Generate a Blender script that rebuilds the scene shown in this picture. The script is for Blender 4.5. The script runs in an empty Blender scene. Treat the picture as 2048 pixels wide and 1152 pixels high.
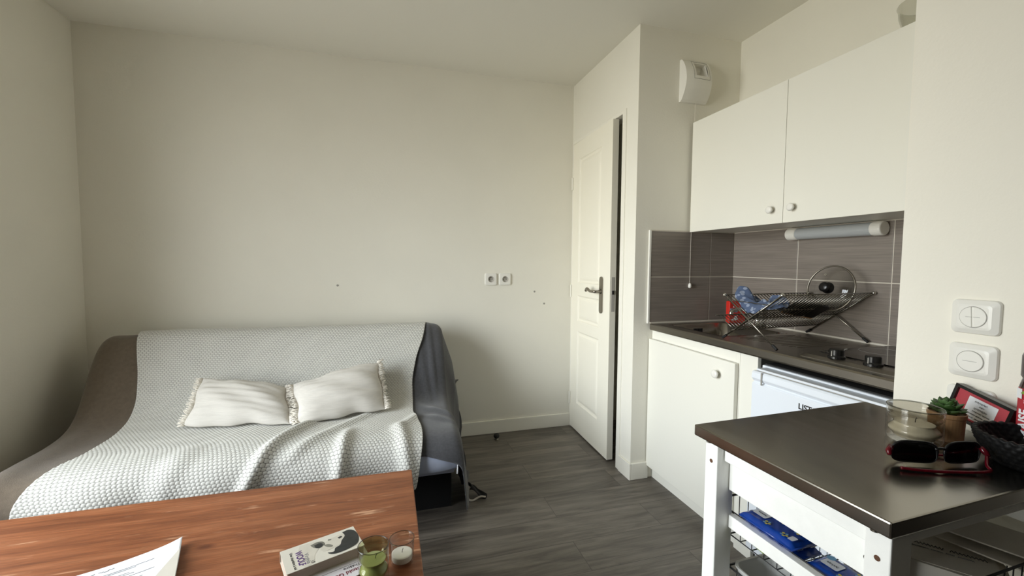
import bpy, bmesh, math, random
import numpy as np
from mathutils import Matrix, Vector
random.seed(7)
rng = np.random.default_rng(7)
SC = bpy.context.scene
COL = SC.collection

# ------------------------------------------------------------ camera, sky, exposure
cam_d = bpy.data.cameras.new('camera')
cam_d.sensor_width = 36.0
cam_d.lens = 15.0376
cam_d.clip_start = 0.02
cam = bpy.data.objects.new('camera', cam_d)
COL.objects.link(cam)
RT = (0.9607557734899983, -0.2773155784804325, 0.006664355760180447)
UP = (0.009664454896187297, 0.05747318304098674, 0.9983002712324068)
FW = (0.2772272389524426, 0.9590583418975096, -0.05789779632770969)
cam.matrix_world = Matrix(((RT[0], UP[0], -FW[0], 0), (RT[1], UP[1], -FW[1], 0), (RT[2], UP[2], -FW[2], 1.22024), (0, 0, 0, 1)))
SC.camera = cam
SC.view_settings.view_transform = 'Standard'
SC.view_settings.look = 'None'
SC.view_settings.gamma = 1.0
SC.view_settings.use_curve_mapping = False
SC.view_settings.exposure = 0.0
SC.cycles.max_bounces = 14
SC.cycles.diffuse_bounces = 8
SC.cycles.glossy_bounces = 6
SC.cycles.transparent_max_bounces = 24

SKY = 10.5
w = bpy.data.worlds.new('sky')
SC.world = w
w.use_nodes = True
nt = w.node_tree
nt.nodes.clear()
wo = nt.nodes.new('ShaderNodeOutputWorld')
bg = nt.nodes.new('ShaderNodeBackground')
bg.inputs['Strength'].default_value = SKY
tc = nt.nodes.new('ShaderNodeTexCoord')
sx = nt.nodes.new('ShaderNodeSeparateXYZ')
rp = nt.nodes.new('ShaderNodeValToRGB')
mr = nt.nodes.new('ShaderNodeMapRange')
mr.inputs['From Min'].default_value = -1.0
mr.inputs['From Max'].default_value = 1.0
nt.links.new(tc.outputs['Generated'], sx.inputs[0])
nt.links.new(sx.outputs['Z'], mr.inputs['Value'])
nt.links.new(mr.outputs[0], rp.inputs[0])
rp.color_ramp.elements[0].position = 0.30
rp.color_ramp.elements[0].color = (0.30, 0.29, 0.26, 1)
rp.color_ramp.elements[1].position = 0.62
rp.color_ramp.elements[1].color = (0.90, 0.95, 1.0, 1)
e = rp.color_ramp.elements.new(0.48)
e.color = (0.72, 0.70, 0.64, 1)
nt.links.new(rp.outputs[0], bg.inputs[0])
# a sunlit stretch of sky and facade across the street
LOBE, LDIR = 1.35, Vector((-0.9565, -0.2563, 0.1392))
dp = nt.nodes.new('ShaderNodeVectorMath'); dp.operation = 'DOT_PRODUCT'
dp.inputs[1].default_value = LDIR
nt.links.new(tc.outputs['Generated'], dp.inputs[0])
lm = nt.nodes.new('ShaderNodeMapRange'); lm.interpolation_type = 'SMOOTHSTEP'
lm.inputs[1].default_value = 0.84; lm.inputs[2].default_value = 0.99
lm.inputs[3].default_value = SKY; lm.inputs[4].default_value = SKY * (1 + LOBE)
nt.links.new(dp.outputs['Value'], lm.inputs[0])
nt.links.new(lm.outputs[0], bg.inputs['Strength'])
nt.links.new(bg.outputs[0], wo.inputs[0])

# window opening in the left wall (also the place of the daylight portal)
WY0, WY1, WZ0, WZ1 = 0.50, 1.90, 0.35, 2.25
XL = -1.622
pl = bpy.data.lights.new('window_daylight', 'AREA')
pl.shape = 'RECTANGLE'
pl.size = WZ1 - WZ0
pl.size_y = WY1 - WY0
pl.cycles.is_portal = True
po = bpy.data.objects.new('window_daylight', pl)
po.location = (XL - 0.19, (WY0 + WY1) / 2, (WZ0 + WZ1) / 2)
po.rotation_euler = (0, math.radians(-90), 0)
COL.objects.link(po)

# ------------------------------------------------------------ helpers
class MB:
    def __init__(s):
        s.v = []; s.f = []; s.uv = None
    def add(s, vs, fs):
        n = len(s.v)
        s.v.extend([tuple(map(float, p)) for p in vs])
        s.f.extend([tuple(i + n for i in f) for f in fs])
        return s
    def box(s, x0, y0, z0, x1, y1, z1):
        vs = [(x, y, z) for z in (z0, z1) for y in (y0, y1) for x in (x0, x1)]
        return s.add(vs, [(0, 2, 3, 1), (4, 5, 7, 6), (0, 1, 5, 4), (2, 6, 7, 3), (0, 4, 6, 2), (1, 3, 7, 5)])
    def tube(s, pts, r, n=8, closed=False, caps=True):
        P = [Vector(p) for p in pts]
        m = len(P)
        R = list(r) if hasattr(r, '__len__') else [r] * m
        prev = None
        rings = []
        for i in range(m):
            if closed: t = P[(i + 1) % m] - P[i - 1]
            else: t = P[min(i + 1, m - 1)] - P[max(i - 1, 0)]
            t.normalize()
            if prev is None:
                a = Vector((0, 0, 1)) if abs(t.z) < 0.9 else Vector((1, 0, 0))
                u = t.cross(a).normalized()
            else:
                u = (prev - t * prev.dot(t)).normalized()
            prev = u
            v = t.cross(u)
            rings.append([P[i] + (u * math.cos(2 * math.pi * k / n) + v * math.sin(2 * math.pi * k / n)) * R[i] for k in range(n)])
        vs = [p for ring in rings for p in ring]
        fs = []
        for i in range(m if closed else m - 1):
            j = (i + 1) % m
            for k in range(n):
                l = (k + 1) % n
                fs.append((i * n + k, i * n + l, j * n + l, j * n + k))
        if caps and not closed:
            fs.append(tuple(range(n))[::-1]); fs.append(tuple((m - 1) * n + k for k in range(n)))
        return s.add(vs, fs)
    def lathe(s, prof, c=(0, 0, 0), n=32, axis='z', mod=None, caps=True):
        vs = []; fs = []
        m = len(prof)
        for (r, h) in prof:
            for k in range(n):
                a = 2 * math.pi * k / n
                rr = r if mod is None else mod(r, h, a)
                p = (rr * math.cos(a), rr * math.sin(a), h)
                if axis == 'x': p = (p[2], p[0], p[1])
                elif axis == 'y': p = (p[1], p[2], p[0])
                vs.append((p[0] + c[0], p[1] + c[1], p[2] + c[2]))
        for i in range(m - 1):
            for k in range(n):
                l = (k + 1) % n
                fs.append((i * n + k, i * n + l, (i + 1) * n + l, (i + 1) * n + k))
        if caps and prof[0][0] > 1e-6 and prof[0] != prof[-1]: fs.append(tuple(range(n))[::-1])
        if caps and prof[-1][0] > 1e-6 and prof[0] != prof[-1]: fs.append(tuple((m - 1) * n + k for k in range(n)))
        return s.add(vs, fs)
    def grid(s, P, uv=None, close_u=False):
        # P: array (nu, nv, 3)
        P = np.asarray(P, float)
        nu, nv = P.shape[:2]
        base = len(s.v)
        s.v.extend(map(tuple, P.reshape(-1, 3).tolist()))
        for i in range(nu if close_u else nu - 1):
            for j in range(nv - 1):
                a = base + i * nv + j; b = base + ((i + 1) % nu) * nv + j
                s.f.append((a, b, b + 1, a + 1))
        if uv is not None: s.uv = np.asarray(uv, float).reshape(-1, 2)
        return s
    def poly(s, pts, flip=False):
        n = len(s.v)
        s.v.extend([tuple(map(float, p)) for p in pts])
        idx = tuple(range(n, n + len(pts)))
        s.f.append(idx[::-1] if flip else idx)
        return s
    def xf(s, M):
        s.v = [tuple(M @ Vector(p)) for p in s.v]
        return s
    def build(s, name, mat, parent=None, smooth=False, bev=0.0, solid=0.0, segs=2, recalc=True, sub=0):
        me = bpy.data.meshes.new(name)
        me.from_pydata(s.v, [], s.f)
        if s.uv is not None:
            l = me.uv_layers.new(name='UVMap')
            vi = np.zeros(len(me.loops), int); me.loops.foreach_get('vertex_index', vi)
            l.data.foreach_set('uv', s.uv[vi].astype(np.float32).ravel())
        if recalc:
            bm = bmesh.new(); bm.from_mesh(me)
            bmesh.ops.recalc_face_normals(bm, faces=bm.faces)
            bm.to_mesh(me); bm.free()
        if smooth: me.polygons.foreach_set('use_smooth', [True] * len(me.polygons))
        me.materials.append(mat)
        o = bpy.data.objects.new(name, me)
        COL.objects.link(o)
        if solid:
            md = o.modifiers.new('solid', 'SOLIDIFY'); md.thickness = solid; md.offset = -1
        if bev:
            md = o.modifiers.new('bevel', 'BEVEL'); md.width = bev; md.segments = segs; md.limit_method = 'ANGLE'
            md.angle_limit = math.radians(40)
        if sub:
            md = o.modifiers.new('sub', 'SUBSURF'); md.levels = sub; md.render_levels = sub
        if parent is not None: hang(o, parent)
        return o

WM = {}
def hang(o, parent):
    # geometry is written in world metres; keep it there under a moved parent
    o.parent = parent
    pm = WM.get(parent.name, Matrix.Identity(4))
    o.matrix_parent_inverse = pm.inverted()
    WM[o.name] = Matrix.Identity(4)
    return o
def empty(name, loc=(0, 0, 0)):
    o = bpy.data.objects.new(name, None)
    o.empty_display_size = 0.05
    o.location = loc
    COL.objects.link(o)
    WM[o.name] = Matrix.Translation(loc)
    return o
def tag(o, label=None, cat=None, group=None, kind=None):
    if label: o['label'] = label
    if cat: o['category'] = cat
    if group: o['group'] = group
    if kind: o['kind'] = kind
    return o
def thing(name, loc, label, cat, group=None):
    return tag(empty(name, loc), label, cat, group)
def struct(o):
    o['kind'] = 'structure'
    return o
def rrect(x0, y0, x1, y1, r, n=6):
    out = []
    for (cx, cy, a0) in ((x1 - r, y1 - r, 0), (x0 + r, y1 - r, 90), (x0 + r, y0 + r, 180), (x1 - r, y0 + r, 270)):
        for k in range(n + 1):
            a = math.radians(a0 + 90 * k / n)
            out.append((cx + r * math.cos(a), cy + r * math.sin(a)))
    return out
def prism(mb, pts, f0, f1):
    # pts 2-D; f0/f1 map a 2-D point to 3-D
    n = len(pts)
    vs = [f0(p) for p in pts] + [f1(p) for p in pts]
    fs = [tuple(range(n)), tuple(range(n, 2 * n))[::-1]] + [(i, (i + 1) % n, n + (i + 1) % n, n + i) for i in range(n)]
    return mb.add(vs, fs)
def catmull(pts, n):
    P = np.array([pts[0]] + list(pts) + [pts[-1]], float); out = []
    for i in range(1, len(P) - 2):
        a, b, c, d = P[i - 1:i + 3]
        for t in np.linspace(0, 1, n, endpoint=False):
            out.append(.5 * (2 * b + (-a + c) * t + (2 * a - 5 * b + 4 * c - d) * t * t + (-a + 3 * b - 3 * c + d) * t ** 3))
    out.append(P[-2])
    return np.array(out)
def text(body, size, M, mat, parent, name, ext=0.0002, bold=0.0, sx=1.0, align='CENTER'):
    cu = bpy.data.curves.new(name, 'FONT')
    cu.body = body; cu.size = size; cu.extrude = ext; cu.offset = bold
    cu.align_x = align; cu.align_y = 'CENTER'
    t = bpy.data.objects.new('tmp', cu)
    COL.objects.link(t)
    dg = bpy.context.evaluated_depsgraph_get()
    me = bpy.data.meshes.new_from_object(t.evaluated_get(dg))
    bpy.data.objects.remove(t)
    me.transform(M @ Matrix.Diagonal((sx, 1, 1, 1)))
    me.name = name
    me.materials.clear(); me.materials.append(mat)
    o = bpy.data.objects.new(name, me)
    COL.objects.link(o)
    hang(o, parent)
    return o
def frame(o, right, up):
    r = Vector(right).normalized(); u = Vector(up); u = (u - r * u.dot(r)).normalized(); n = r.cross(u)
    return Matrix(((r.x, u.x, n.x, o[0]), (r.y, u.y, n.y, o[1]), (r.z, u.z, n.z, o[2]), (0, 0, 0, 1)))

# ------------------------------------------------------------ materials
def S(c):  # sRGB 0-255 -> linear
    out = []
    for v in c:
        v /= 255.0
        out.append(v / 12.92 if v <= 0.04045 else ((v + 0.055) / 1.055) ** 2.4)
    return (*out, 1.0)
def mat(name, color, rough=0.6, metal=0.0, var=0.0, vscale=20.0, stretch=(1, 1, 1), bump=0.0, bscale=200.0, spec=0.5, rvar=0.0, sheen=0.0, alt=None, coat=0.0):
    m = bpy.data.materials.new(name)
    m.use_nodes = True
    t = m.node_tree; N = t.nodes; L = t.links
    b = N['Principled BSDF']
    b.inputs['Base Color'].default_value = S(color)
    b.inputs['Roughness'].default_value = rough
    b.inputs['Metallic'].default_value = metal
    b.inputs['Specular IOR Level'].default_value = spec
    if coat:
        b.inputs['Coat Weight'].default_value = coat; b.inputs['Coat Roughness'].default_value = 0.1
    if sheen:
        b.inputs['Sheen Weight'].default_value = sheen
        b.inputs['Sheen Roughness'].default_value = 0.5
    g = N.new('ShaderNodeNewGeometry')
    mp = N.new('ShaderNodeMapping'); mp.inputs['Scale'].default_value = stretch
    L.new(g.outputs['Position'], mp.inputs[0])
    nz = N.new('ShaderNodeTexNoise')
    nz.inputs['Scale'].default_value = vscale; nz.inputs['Detail'].default_value = 6
    L.new(mp.outputs[0], nz.inputs[0])
    if var:
        mx = N.new('ShaderNodeMix'); mx.data_type = 'RGBA'
        c = S(color)
        mx.inputs[6].default_value = S(alt) if alt else (c[0] * (1 - var), c[1] * (1 - var), c[2] * (1 - var), 1)
        mx.inputs[7].default_value = c if alt else (min(1, c[0] * (1 + var)), min(1, c[1] * (1 + var)), min(1, c[2] * (1 + var)), 1)
        cr = N.new('ShaderNodeMapRange'); cr.inputs[1].default_value = 0.3; cr.inputs[2].default_value = 0.7
        L.new(nz.outputs[0], cr.inputs[0]); L.new(cr.outputs[0], mx.inputs[0]); L.new(mx.outputs[2], b.inputs['Base Color'])
    if rvar:
        rr = N.new('ShaderNodeMapRange'); rr.inputs[1].default_value = 0.3; rr.inputs[2].default_value = 0.7
        rr.inputs[3].default_value = rough - rvar; rr.inputs[4].default_value = rough + rvar
        L.new(nz.outputs[0], rr.inputs[0]); L.new(rr.outputs[0], b.inputs['Roughness'])
    if bump:
        nb = N.new('ShaderNodeTexNoise'); nb.inputs['Scale'].default_value = bscale; nb.inputs['Detail'].default_value = 3
        L.new(mp.outputs[0], nb.inputs[0])
        bp = N.new('ShaderNodeBump'); bp.inputs['Strength'].default_value = bump; bp.inputs['Distance'].default_value = 0.002
        L.new(nb.outputs[0], bp.inputs['Height']); L.new(bp.outputs[0], b.inputs['Normal'])
    return m
def thin_glass(name, tint, rough=0.0, ior=1.5, haze=0.0):
    m = bpy.data.materials.new(name); m.use_nodes = True
    t = m.node_tree; N = t.nodes; L = t.links
    N.clear()
    o = N.new('ShaderNodeOutputMaterial'); tr = N.new('ShaderNodeBsdfTransparent'); gl = N.new('ShaderNodeBsdfGlossy')
    mx = N.new('ShaderNodeMixShader'); fr = N.new('ShaderNodeMapRange')
    lw = N.new('ShaderNodeLayerWeight'); lw.inputs[0].default_value = 0.5
    pw = N.new('ShaderNodeMath'); pw.operation = 'POWER'; pw.inputs[1].default_value = 4.0
    L.new(lw.outputs['Facing'], pw.inputs[0]); L.new(pw.outputs[0], fr.inputs[0])
    f0 = ((ior - 1) / (ior + 1)) ** 2
    fr.inputs[3].default_value = f0; fr.inputs[4].default_value = 0.9
    gl.inputs['Roughness'].default_value = rough
    tr.inputs[0].default_value = (*tint, 1)
    L.new(fr.outputs[0], mx.inputs[0]); L.new(tr.outputs[0], mx.inputs[1]); L.new(gl.outputs[0], mx.inputs[2])
    out = mx
    if haze:
        df = N.new('ShaderNodeBsdfDiffuse'); df.inputs[0].default_value = (*[min(1, c) for c in tint], 1)
        m2 = N.new('ShaderNodeMixShader'); m2.inputs[0].default_value = haze
        L.new(mx.outputs[0], m2.inputs[1]); L.new(df.outputs[0], m2.inputs[2]); out = m2
    L.new(out.outputs[0], o.inputs[0])
    return m
class NB:  # tiny node builder
    def __init__(s, name):
        s.m = bpy.data.materials.new(name); s.m.use_nodes = True
        s.t = s.m.node_tree; s.b = s.t.nodes['Principled BSDF']
    def n(s, kind, ins=None, **kw):
        x = s.t.nodes.new(kind)
        for k, v in kw.items(): setattr(x, k, v)
        if ins:
            for k, v in ins.items():
                if hasattr(v, 'is_output') or isinstance(v, bpy.types.NodeSocket): s.t.links.new(v, x.inputs[k])
                else: x.inputs[k].default_value = v
        return x
    def math(s, op, a, b=0.0, c=0.0):
        return s.n('ShaderNodeMath', {0: a, 1: b, 2: c}, operation=op).outputs[0]
    def mix(s, f, a, b, blend='MIX'):
        x = s.n('ShaderNodeMix', {0: f, 6: a, 7: b}, data_type='RGBA', blend_type=blend)
        return x.outputs[2]
    def link(s, a, name): s.t.links.new(a, s.b.inputs[name])

WALL = mat('wall_paint', (232, 229, 218), 0.85, bump=0.25, bscale=90, var=0.015, vscale=3)
WALL2 = mat('wall_paint_pale', (238, 234, 222), 0.8, bump=0.25, bscale=90, var=0.012, vscale=3)  # slightly lighter tone for the right wall
CEIL = mat('ceiling_paint', (232, 230, 221), 0.9, bump=0.2, bscale=120)
TRIM = mat('white_trim_paint', (236, 233, 222), 0.45)
DOORM = mat('white_door_paint', (240, 236, 222), 0.5, bump=0.12, bscale=260)
LAM = mat('white_laminate', (232, 230, 220), 0.42, bump=0.05, bscale=300)
ENAMEL = mat('white_enamel', (226, 231, 238), 0.3)
PLASTIC = mat('white_plastic', (233, 231, 224), 0.3)
PLASTIC_G = mat('grey_plastic', (150, 147, 140), 0.4)
DARKGAP = mat('dark_recess', (30, 29, 28), 0.8)
BLACK = mat('black_plastic', (14, 14, 15), 0.28)
RUBBER = mat('black_rubber', (18, 18, 18), 0.7)
BLACKW = mat('black_wire', (22, 22, 24), 0.45)
STEEL = mat('brushed_steel', (150, 145, 136), 0.21, metal=1.0, var=0.025, vscale=60, stretch=(1, 0.12, 1), rvar=0.015)
STEEL2 = mat('worktop_steel', (146, 140, 131), 0.33, metal=1.0, var=0.025, vscale=60, stretch=(1, 0.12, 1), rvar=0.015)
CHROME = mat('chrome', (205, 203, 198), 0.14, metal=1.0)
NICKEL = mat('satin_nickel', (150, 144, 134), 0.3, metal=1.0)
RACKM = mat('rack_wire', (140, 136, 128), 0.25, metal=1.0)
GROUT = mat('grout', (206, 199, 186), 0.9)
CARTW = mat('white_painted_wood', (249, 249, 245), 0.5, var=0.02, vscale=40, stretch=(4, 1, 1), bump=0.1, bscale=120)
TAUPE = mat('taupe_fleece', (104, 92, 78), 0.95, var=0.10, vscale=60, bump=0.5, bscale=420, sheen=0.25)
CHARC = mat('charcoal_towelling', (66, 66, 69), 0.95, var=0.18, vscale=90, bump=0.7, bscale=520, sheen=0.3)
CHARC_D = mat('charcoal_hem', (30, 29, 30), 0.95)
SHEET = mat('pale_blue_sheet', (172, 180, 200), 0.85, var=0.04, vscale=30)
BLACKF = mat('black_fabric', (12, 12, 13), 0.9)
LINEN = mat('white_linen', (206, 202, 195), 0.9, var=0.05, vscale=45, stretch=(0.4, 1, 6), bump=0.6, bscale=260)
THREAD = mat('white_thread', (222, 216, 205), 0.9)
PAPER = mat('white_paper', (232, 233, 236), 0.8)
PAPER_D = mat('aged_paper', (206, 200, 188), 0.85, var=0.03, vscale=30)
PAGES = mat('page_edges', (176, 160, 146), 0.9, var=0.12, vscale=6, stretch=(1, 1, 300))
INK = mat('ink_black', (38, 36, 38), 0.7)
INK_P = mat('ink_violet', (88, 58, 112), 0.7)
INK_M = mat('ink_maroon', (110, 34, 48), 0.7)
INK_G = mat('pencil_grey', (96, 98, 106), 0.8)
PHOTO_D = mat('photo_dark', (44, 46, 46), 0.45, var=0.3, vscale=60)
PHOTO_M = mat('photo_mid', (120, 118, 108), 0.45, var=0.25, vscale=40)
PHOTO_L = mat('photo_light', (206, 200, 186), 0.45, var=0.05, vscale=40)
WAX = mat('white_wax', (238, 234, 222), 0.5)
WAX_G = mat('green_wax', (176, 180, 142), 0.5)
GLASS = thin_glass('clear_glass', (0.95, 0.95, 0.94))
GLASS_S = thin_glass('smoke_glass', (0.68, 0.65, 0.58))
GLASS_B = thin_glass('bowl_glass', (0.86, 0.86, 0.83))
GLASS_RIM = thin_glass('glass_rim', (0.60, 0.60, 0.57))
GLASS_GR = thin_glass('green_glass', (0.70, 0.73, 0.50))
GLASS_LENS = thin_glass('dark_lens', (0.10, 0.10, 0.10))
PANE = thin_glass('window_pane', (0.97, 0.98, 0.98))
FROST = thin_glass('frosted_plastic', (0.75, 0.75, 0.73), 0.3, haze=0.55)
BLUE = mat('blue_wrap', (18, 62, 150), 0.22, var=0.12, vscale=25)
BLUE_L = mat('pale_blue_print', (120, 170, 205), 0.4)
YEL = mat('yellow_print', (214, 200, 90), 0.4)
GREENP = mat('green_wrap', (120, 150, 50), 0.5)
BROWNP = mat('brown_wrap', (84, 54, 30), 0.5)
TERRA = mat('tan_ceramic', (178, 140, 106), 0.7, var=0.16, vscale=30)
LEAF = mat('succulent_leaf', (62, 92, 44), 0.5, var=0.2, vscale=60)
SOIL = mat('soil', (50, 38, 30), 0.95)
RED = mat('red_print', (176, 40, 52), 0.5)
REDM = mat('red_mount', (178, 62, 72), 0.6)
RED_PK = mat('red_packet', (196, 40, 28), 0.4)
REDF = mat('red_acetate', (88, 8, 22), 0.15, var=0.3, vscale=120)
SYRUP = mat('dark_syrup', (44, 16, 14), 0.1)
LAMPM = mat('lamp_diffuser', (178, 182, 184), 0.35)
WICKER = mat('black_woven', (12, 12, 13), 0.55, spec=0.25)
CHECK_L = mat('cream_cloth', (200, 196, 186), 0.9)
CARD = mat('cardboard', (168, 132, 96), 0.9)
HOBG = mat('black_hob_glass', (28, 26, 25), 0.06)

def make_floor_mat():
    k = NB('grey_wood_vinyl')
    g = k.n('ShaderNodeNewGeometry').outputs['Position']
    br = k.n('ShaderNodeTexBrick', {'Vector': g, 'Scale': 1.0, 'Mortar Size': 0.0012, 'Mortar Smooth': 0.2, 'Brick Width': 1.22, 'Row Height': 0.185,
                                    'Color1': (0.1, 0.1, 0.1, 1), 'Color2': (0.9, 0.9, 0.9, 1), 'Mortar': (0, 0, 0, 1)}, offset=0.37, offset_frequency=2)
    tone = k.n('ShaderNodeSeparateColor', {0: br.outputs[0]}).outputs[0]
    # every plank gets its own piece of grain
    sep = k.n('ShaderNodeSeparateXYZ', {0: g})
    yy = k.math('MULTIPLY_ADD', tone, 3.7, sep.outputs[1])
    v = k.n('ShaderNodeCombineXYZ', {0: k.math('MULTIPLY', sep.outputs[0], 1.0), 1: k.math('MULTIPLY', yy, 9.0), 2: tone}).outputs[0]
    n1 = k.n('ShaderNodeTexNoise', {'Vector': v, 'Scale': 2.2, 'Detail': 8, 'Roughness': 0.62, 'Distortion': 0.9}).outputs[0]
    v2 = k.n('ShaderNodeCombineXYZ', {0: k.math('MULTIPLY', sep.outputs[0], 3.0), 1: k.math('MULTIPLY', yy, 90.0), 2: tone}).outputs[0]
    n2 = k.n('ShaderNodeTexNoise', {'Vector': v2, 'Scale': 2.0, 'Detail': 4}).outputs[0]
    c1 = k.n('ShaderNodeValToRGB', {0: n1})
    r = c1.color_ramp
    r.elements[0].position = 0.30; r.elements[0].color = S((72, 66, 60))
    r.elements[1].position = 0.72; r.elements[1].color = S((126, 119, 109))
    fine = k.n('ShaderNodeMapRange', {0: n2, 1: 0.35, 2: 0.65, 3: 0.82, 4: 1.12}).outputs[0]
    tn = k.n('ShaderNodeMapRange', {0: tone, 1: 0.0, 2: 1.0, 3: 0.86, 4: 1.10}).outputs[0]
    f = k.math('MULTIPLY', fine, tn)
    fv = k.n('ShaderNodeCombineColor', {0: f, 1: f, 2: f}).outputs[0]
    col = k.mix(1.0, c1.outputs[0], fv, 'MULTIPLY')
    col = k.mix(k.math('MULTIPLY', br.outputs['Fac'], 0.75), col, S((40, 37, 34)))
    k.link(col, 'Base Color')
    k.link(k.n('ShaderNodeMapRange', {0: n2, 1: 0.3, 2: 0.7, 3: 0.38, 4: 0.52}).outputs[0], 'Roughness')
    h = k.math('SUBTRACT', k.math('MULTIPLY', n2, 0.3), br.outputs['Fac'])
    k.link(k.n('ShaderNodeBump', {'Strength': 0.25, 'Distance': 0.001, 'Height': h}).outputs[0], 'Normal')
    return k.m
FLOOR = make_floor_mat()

def make_table_mat():
    k = NB('stained_pine')
    g = k.n('ShaderNodeNewGeometry').outputs['Position']
    sep = k.n('ShaderNodeSeparateXYZ', {0: g})
    wob = k.n('ShaderNodeTexNoise', {'Vector': g, 'Scale': 2.5, 'Detail': 2}).outputs[0]
    yy = k.math('MULTIPLY_ADD', wob, 0.05, sep.outputs[1])
    v = k.n('ShaderNodeCombineXYZ', {0: k.math('MULTIPLY', sep.outputs[0], 1.1), 1: k.math('MULTIPLY', yy, 12.0), 2: 0.3}).outputs[0]
    n1 = k.n('ShaderNodeTexNoise', {'Vector': v, 'Scale': 2.0, 'Detail': 9, 'Roughness': 0.6, 'Distortion': 0.5}).outputs[0]
    v2 = k.n('ShaderNodeCombineXYZ', {0: k.math('MULTIPLY', sep.outputs[0], 6.0), 1: k.math('MULTIPLY', yy, 120.0), 2: 0.1}).outputs[0]
    n2 = k.n('ShaderNodeTexNoise', {'Vector': v2, 'Scale': 1.6, 'Detail': 3}).outputs[0]
    c = k.n('ShaderNodeValToRGB', {0: n1}); r = c.color_ramp
    r.elements[0].position = 0.28; r.elements[0].color = S((106, 58, 32))
    r.elements[1].position = 0.75; r.elements[1].color = S((168, 110, 74))
    e = r.elements.new(0.5); e.color = S((142, 84, 50))
    fine = k.n('ShaderNodeMapRange', {0: n2, 1: 0.3, 2: 0.7, 3: 0.76, 4: 1.14}).outputs[0]
    fv = k.n('ShaderNodeCombineColor', {0: fine, 1: fine, 2: fine}).outputs[0]
    col = k.mix(1.0, c.outputs[0], fv, 'MULTIPLY')
    # knots
    vk = k.n('ShaderNodeCombineXYZ', {0: k.math('MULTIPLY', sep.outputs[0], 1.0), 1: k.math('MULTIPLY', sep.outputs[1], 2.2), 2: 0.0}).outputs[0]
    vo = k.n('ShaderNodeTexVoronoi', {'Vector': vk, 'Scale': 3.2, 'Randomness': 1.0})
    kn = k.n('ShaderNodeMapRange', {0: vo.outputs['Distance'], 1: 0.03, 2: 0.10, 3: 0.85, 4: 0.0}).outputs[0]
    col = k.mix(kn, col, S((88, 42, 20)))
    # pale scratches and worn spots
    vs = k.n('ShaderNodeMapping', {0: g, 'Rotation': (0, 0, 0.5), 'Scale': (5, 60, 1)}).outputs[0]
    ns = k.n('ShaderNodeTexNoise', {'Vector': vs, 'Scale': 1.0, 'Detail': 2}).outputs[0]
    ng = k.n('ShaderNodeTexNoise', {'Vector': g, 'Scale': 9.0, 'Detail': 4}).outputs[0]
    sc = k.math('MULTIPLY', k.n('ShaderNodeMapRange', {0: ns, 1: 0.60, 2: 0.68, 3: 0.0, 4: 1.0}).outputs[0], k.n('ShaderNodeMapRange', {0: ng, 1: 0.48, 2: 0.62, 3: 0.0, 4: 0.6}).outputs[0])
    col = k.mix(sc, col, S((226, 178, 140)))
    k.link(col, 'Base Color')
    k.b.inputs['Roughness'].default_value = 0.46
    k.link(k.n('ShaderNodeBump', {'Strength': 0.2, 'Distance': 0.001, 'Height': n2}).outputs[0], 'Normal')
    return k.m
PINE = make_table_mat()

def make_tile_mat():
    k = NB('grey_brown_tile')
    g = k.n('ShaderNodeNewGeometry').outputs['Position']
    mp = k.n('ShaderNodeMapping', {0: g, 'Scale': (4, 4, 160)}).outputs[0]
    n1 = k.n('ShaderNodeTexNoise', {'Vector': mp, 'Scale': 1.0, 'Detail': 4, 'Roughness': 0.6}).outputs[0]
    c = k.n('ShaderNodeValToRGB', {0: n1}); r = c.color_ramp
    r.elements[0].position = 0.3; r.elements[0].color = S((116, 108, 101))
    r.elements[1].position = 0.7; r.elements[1].color = S((138, 129, 121))
    k.link(c.outputs[0], 'Base Color')
    k.b.inputs['Roughness'].default_value = 0.32
    k.link(k.n('ShaderNodeBump', {'Strength': 0.15, 'Distance': 0.001, 'Height': n1}).outputs[0], 'Normal')
    return k.m
TILE = make_tile_mat()

def make_knit_mat():
    # cream cotton squares on a grey ground thread; the relief itself is in the mesh
    k = NB('waffle_knit')
    uv = k.n('ShaderNodeUVMap').outputs[0]
    sep = k.n('ShaderNodeSeparateXYZ', {0: uv})
    row = k.math('DIVIDE', sep.outputs[1], 0.0105)
    off = k.math('MULTIPLY', k.math('MODULO', k.math('FLOOR', row), 2.0), 0.5)
    a = k.math('ABSOLUTE', k.math('SINE', k.math('MULTIPLY', k.math('ADD', k.math('DIVIDE', sep.outputs[0], 0.0165), off), math.pi)))
    b = k.math('ABSOLUTE', k.math('SINE', k.math('MULTIPLY', row, math.pi)))
    h = k.math('MULTIPLY', k.math('POWER', a, 0.6), k.math('POWER', b, 0.6))
    f = k.n('ShaderNodeMapRange', {0: h, 1: 0.08, 2: 0.50}).outputs[0]
    col = k.mix(f, S((112, 111, 107)), S((204, 203, 197)))
    k.link(col, 'Base Color')
    k.b.inputs['Roughness'].default_value = 0.9
    return k.m
KNIT = make_knit_mat()

def make_towel_print():
    k = NB('blue_leaf_print')
    g = k.n('ShaderNodeNewGeometry').outputs['Position']
    vo = k.n('ShaderNodeTexVoronoi', {'Vector': k.n('ShaderNodeMapping', {0: g, 'Scale': (34, 46, 60), 'Rotation': (0.5, 0.4, 0.8)}).outputs[0], 'Scale': 1.0})
    f = k.n('ShaderNodeMapRange', {0: vo.outputs['Distance'], 1: 0.36, 2: 0.42, 3: 1.0, 4: 0.0}).outputs[0]
    k.link(k.mix(f, S((74, 88, 116)), S((134, 144, 164))), 'Base Color')
    k.b.inputs['Roughness'].default_value = 0.9
    return k.m
LEAFCLOTH = make_towel_print()

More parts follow.
